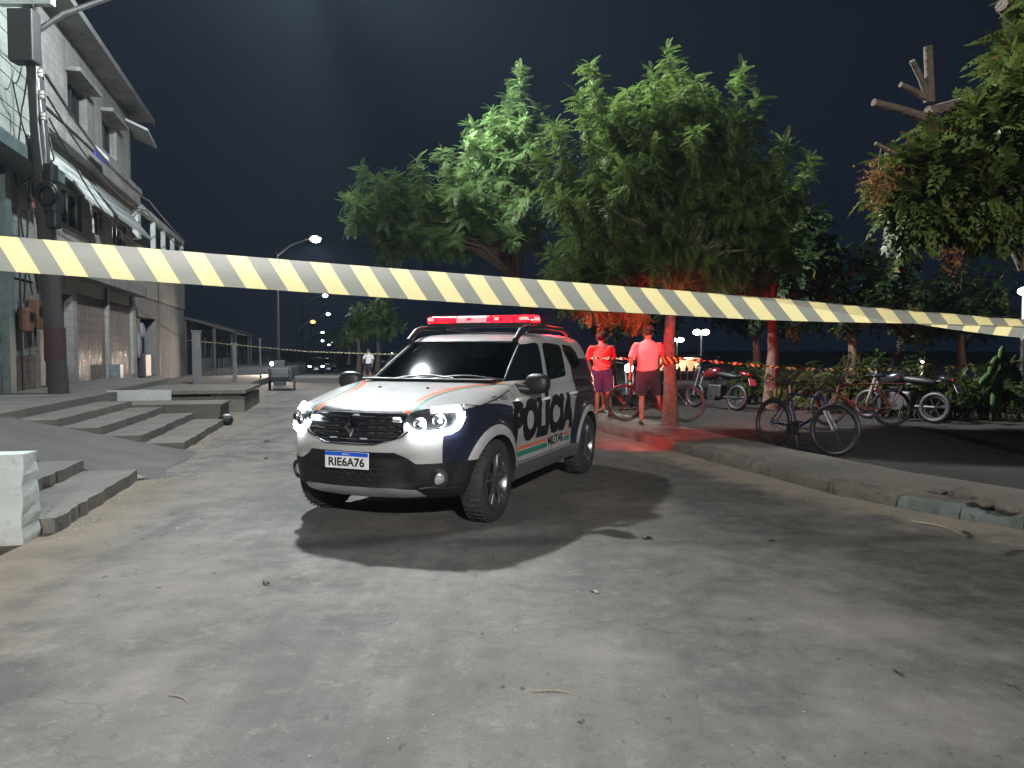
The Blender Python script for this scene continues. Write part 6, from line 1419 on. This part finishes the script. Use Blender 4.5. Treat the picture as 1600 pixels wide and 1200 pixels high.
# loose stones: along the left step edge, along the kerb and a thin scatter over the road
def gravel(name, label, P, sz, mt):
    tv = np.array([(1, 0, 0), (-.5, .8, 0), (-.5, -.8, 0), (.1, .1, .7), (-.2, -.1, .6)]); tf = [(0, 1, 3), (1, 2, 4), (1, 4, 3), (2, 0, 3), (2, 3, 4)]
    n = len(P); V = []; F = []
    for i in range(n):
        a = random.uniform(0, 6.28); c_, s_ = math.cos(a), math.sin(a); k = len(V); f = random.uniform(.6, 1.3)
        for x, y, z in tv: V.append((P[i][0] + (x * c_ - y * s_ * f) * sz[i], P[i][1] + (x * s_ + y * c_ * f) * sz[i], P[i][2] - .002 + z * sz[i]))
        F += [(k + a_, k + b_, k + d_) for a_, b_, d_ in tf]
    o = bulk_mesh(name, np.array(V), np.array(F), mt); tag(o, label, 'gravel', None, 'stuff')
M_PEB = mat('pale_pebble', (.26, .24, .21), .85, 0, .5, 30); M_PEBD = mat('dark_pebble', (.05, .048, .045), .85, 0, .4, 30)
P = []; Z = []
for _ in range(420):
    s_ = random.uniform(-5.2, 3.5); q = S(s_, -abs(random.gauss(.05, .35))); P.append((q.x, q.y, 0)); Z.append(random.uniform(.006, .022))
for _ in range(420):
    i = random.randrange(len(ki)); 
    if ki[i].y > 15: continue
    q = ki[i] + Vector((-random.uniform(.0, .6), -random.uniform(0, .4))); P.append((q.x, q.y, 0)); Z.append(random.uniform(.005, .02))
for _ in range(1500): P.append((random.uniform(-4.2, 4.2), random.uniform(1.2, 6.5), 0)); Z.append(random.uniform(.002, .006))
gravel('gravel', 'pale loose grit scattered over the road and kerb sand', P, Z, M_PEB)
P = []; Z = []
for _ in range(700): P.append((random.gauss(1.8, 1.3), random.uniform(1.6, 5.5), 0)); Z.append(random.uniform(.003, .009))
gravel('gravel', 'dark loose grit scattered on the shaded side of road', P, Z, M_PEBD)

# broken kerb rubble at the near end of the pavement
for i, (px, py, s_, lab) in enumerate(((1500, 778, .10, 'largest broken kerb lump on the pavement edge'), (1540, 790, .07, 'flat rubble piece beside the broken kerb lump'), (1380, 782, .055, 'pale stone lying at the kerb foot'), (1412, 787, .045, 'small pale stone at kerb foot beside another'), (1465, 772, .06, 'squarish rubble piece on the pavement crack'), (1575, 800, .08, 'rubble lump above the green painted kerb'))):
    zz = .0 if i in (2, 3) else .13
    q = gnd(px, py, zz); t = thing('rubble_stone', lab, 'stone', q, random.uniform(0, 6), 'broken kerb rubble'); bm = bmesh.new(); bmesh.ops.create_icosphere(bm, subdivisions=2, radius=1)
    mb = MB(); mb.add([Vector((v.co.x * s_ * 1.3, v.co.y * s_ * .9, v.co.z * s_ * .55 + s_ * .3)) + Vector((random.uniform(-1, 1), random.uniform(-1, 1), random.uniform(-1, 1))) * s_ * .14 for v in bm.verts], [[v.index for v in f.verts] for f in bm.faces]); bm.free(); mb.build('stone', M_KERB, t)

# ================================================================== HAZE
hz = MB(); hz.box((-10, 75, 5.0), (150, 200, 18.0))
m = bpy.data.materials.new('night_haze'); m.use_nodes = True; nt = m.node_tree; nt.nodes.clear()
o_ = nt.nodes.new('ShaderNodeOutputMaterial'); pv = nt.nodes.new('ShaderNodeVolumePrincipled'); pv.inputs['Color'].default_value = (.62, .80, 1, 1); pv.inputs['Density'].default_value = HAZE; pv.inputs['Anisotropy'].default_value = .35
nt.links.new(pv.outputs[0], o_.inputs['Volume']); hzo = hz.build('haze', m); tag(hzo, None, None, None, 'stuff'); hzo['label'] = 'thin night haze hanging in the lamp light'
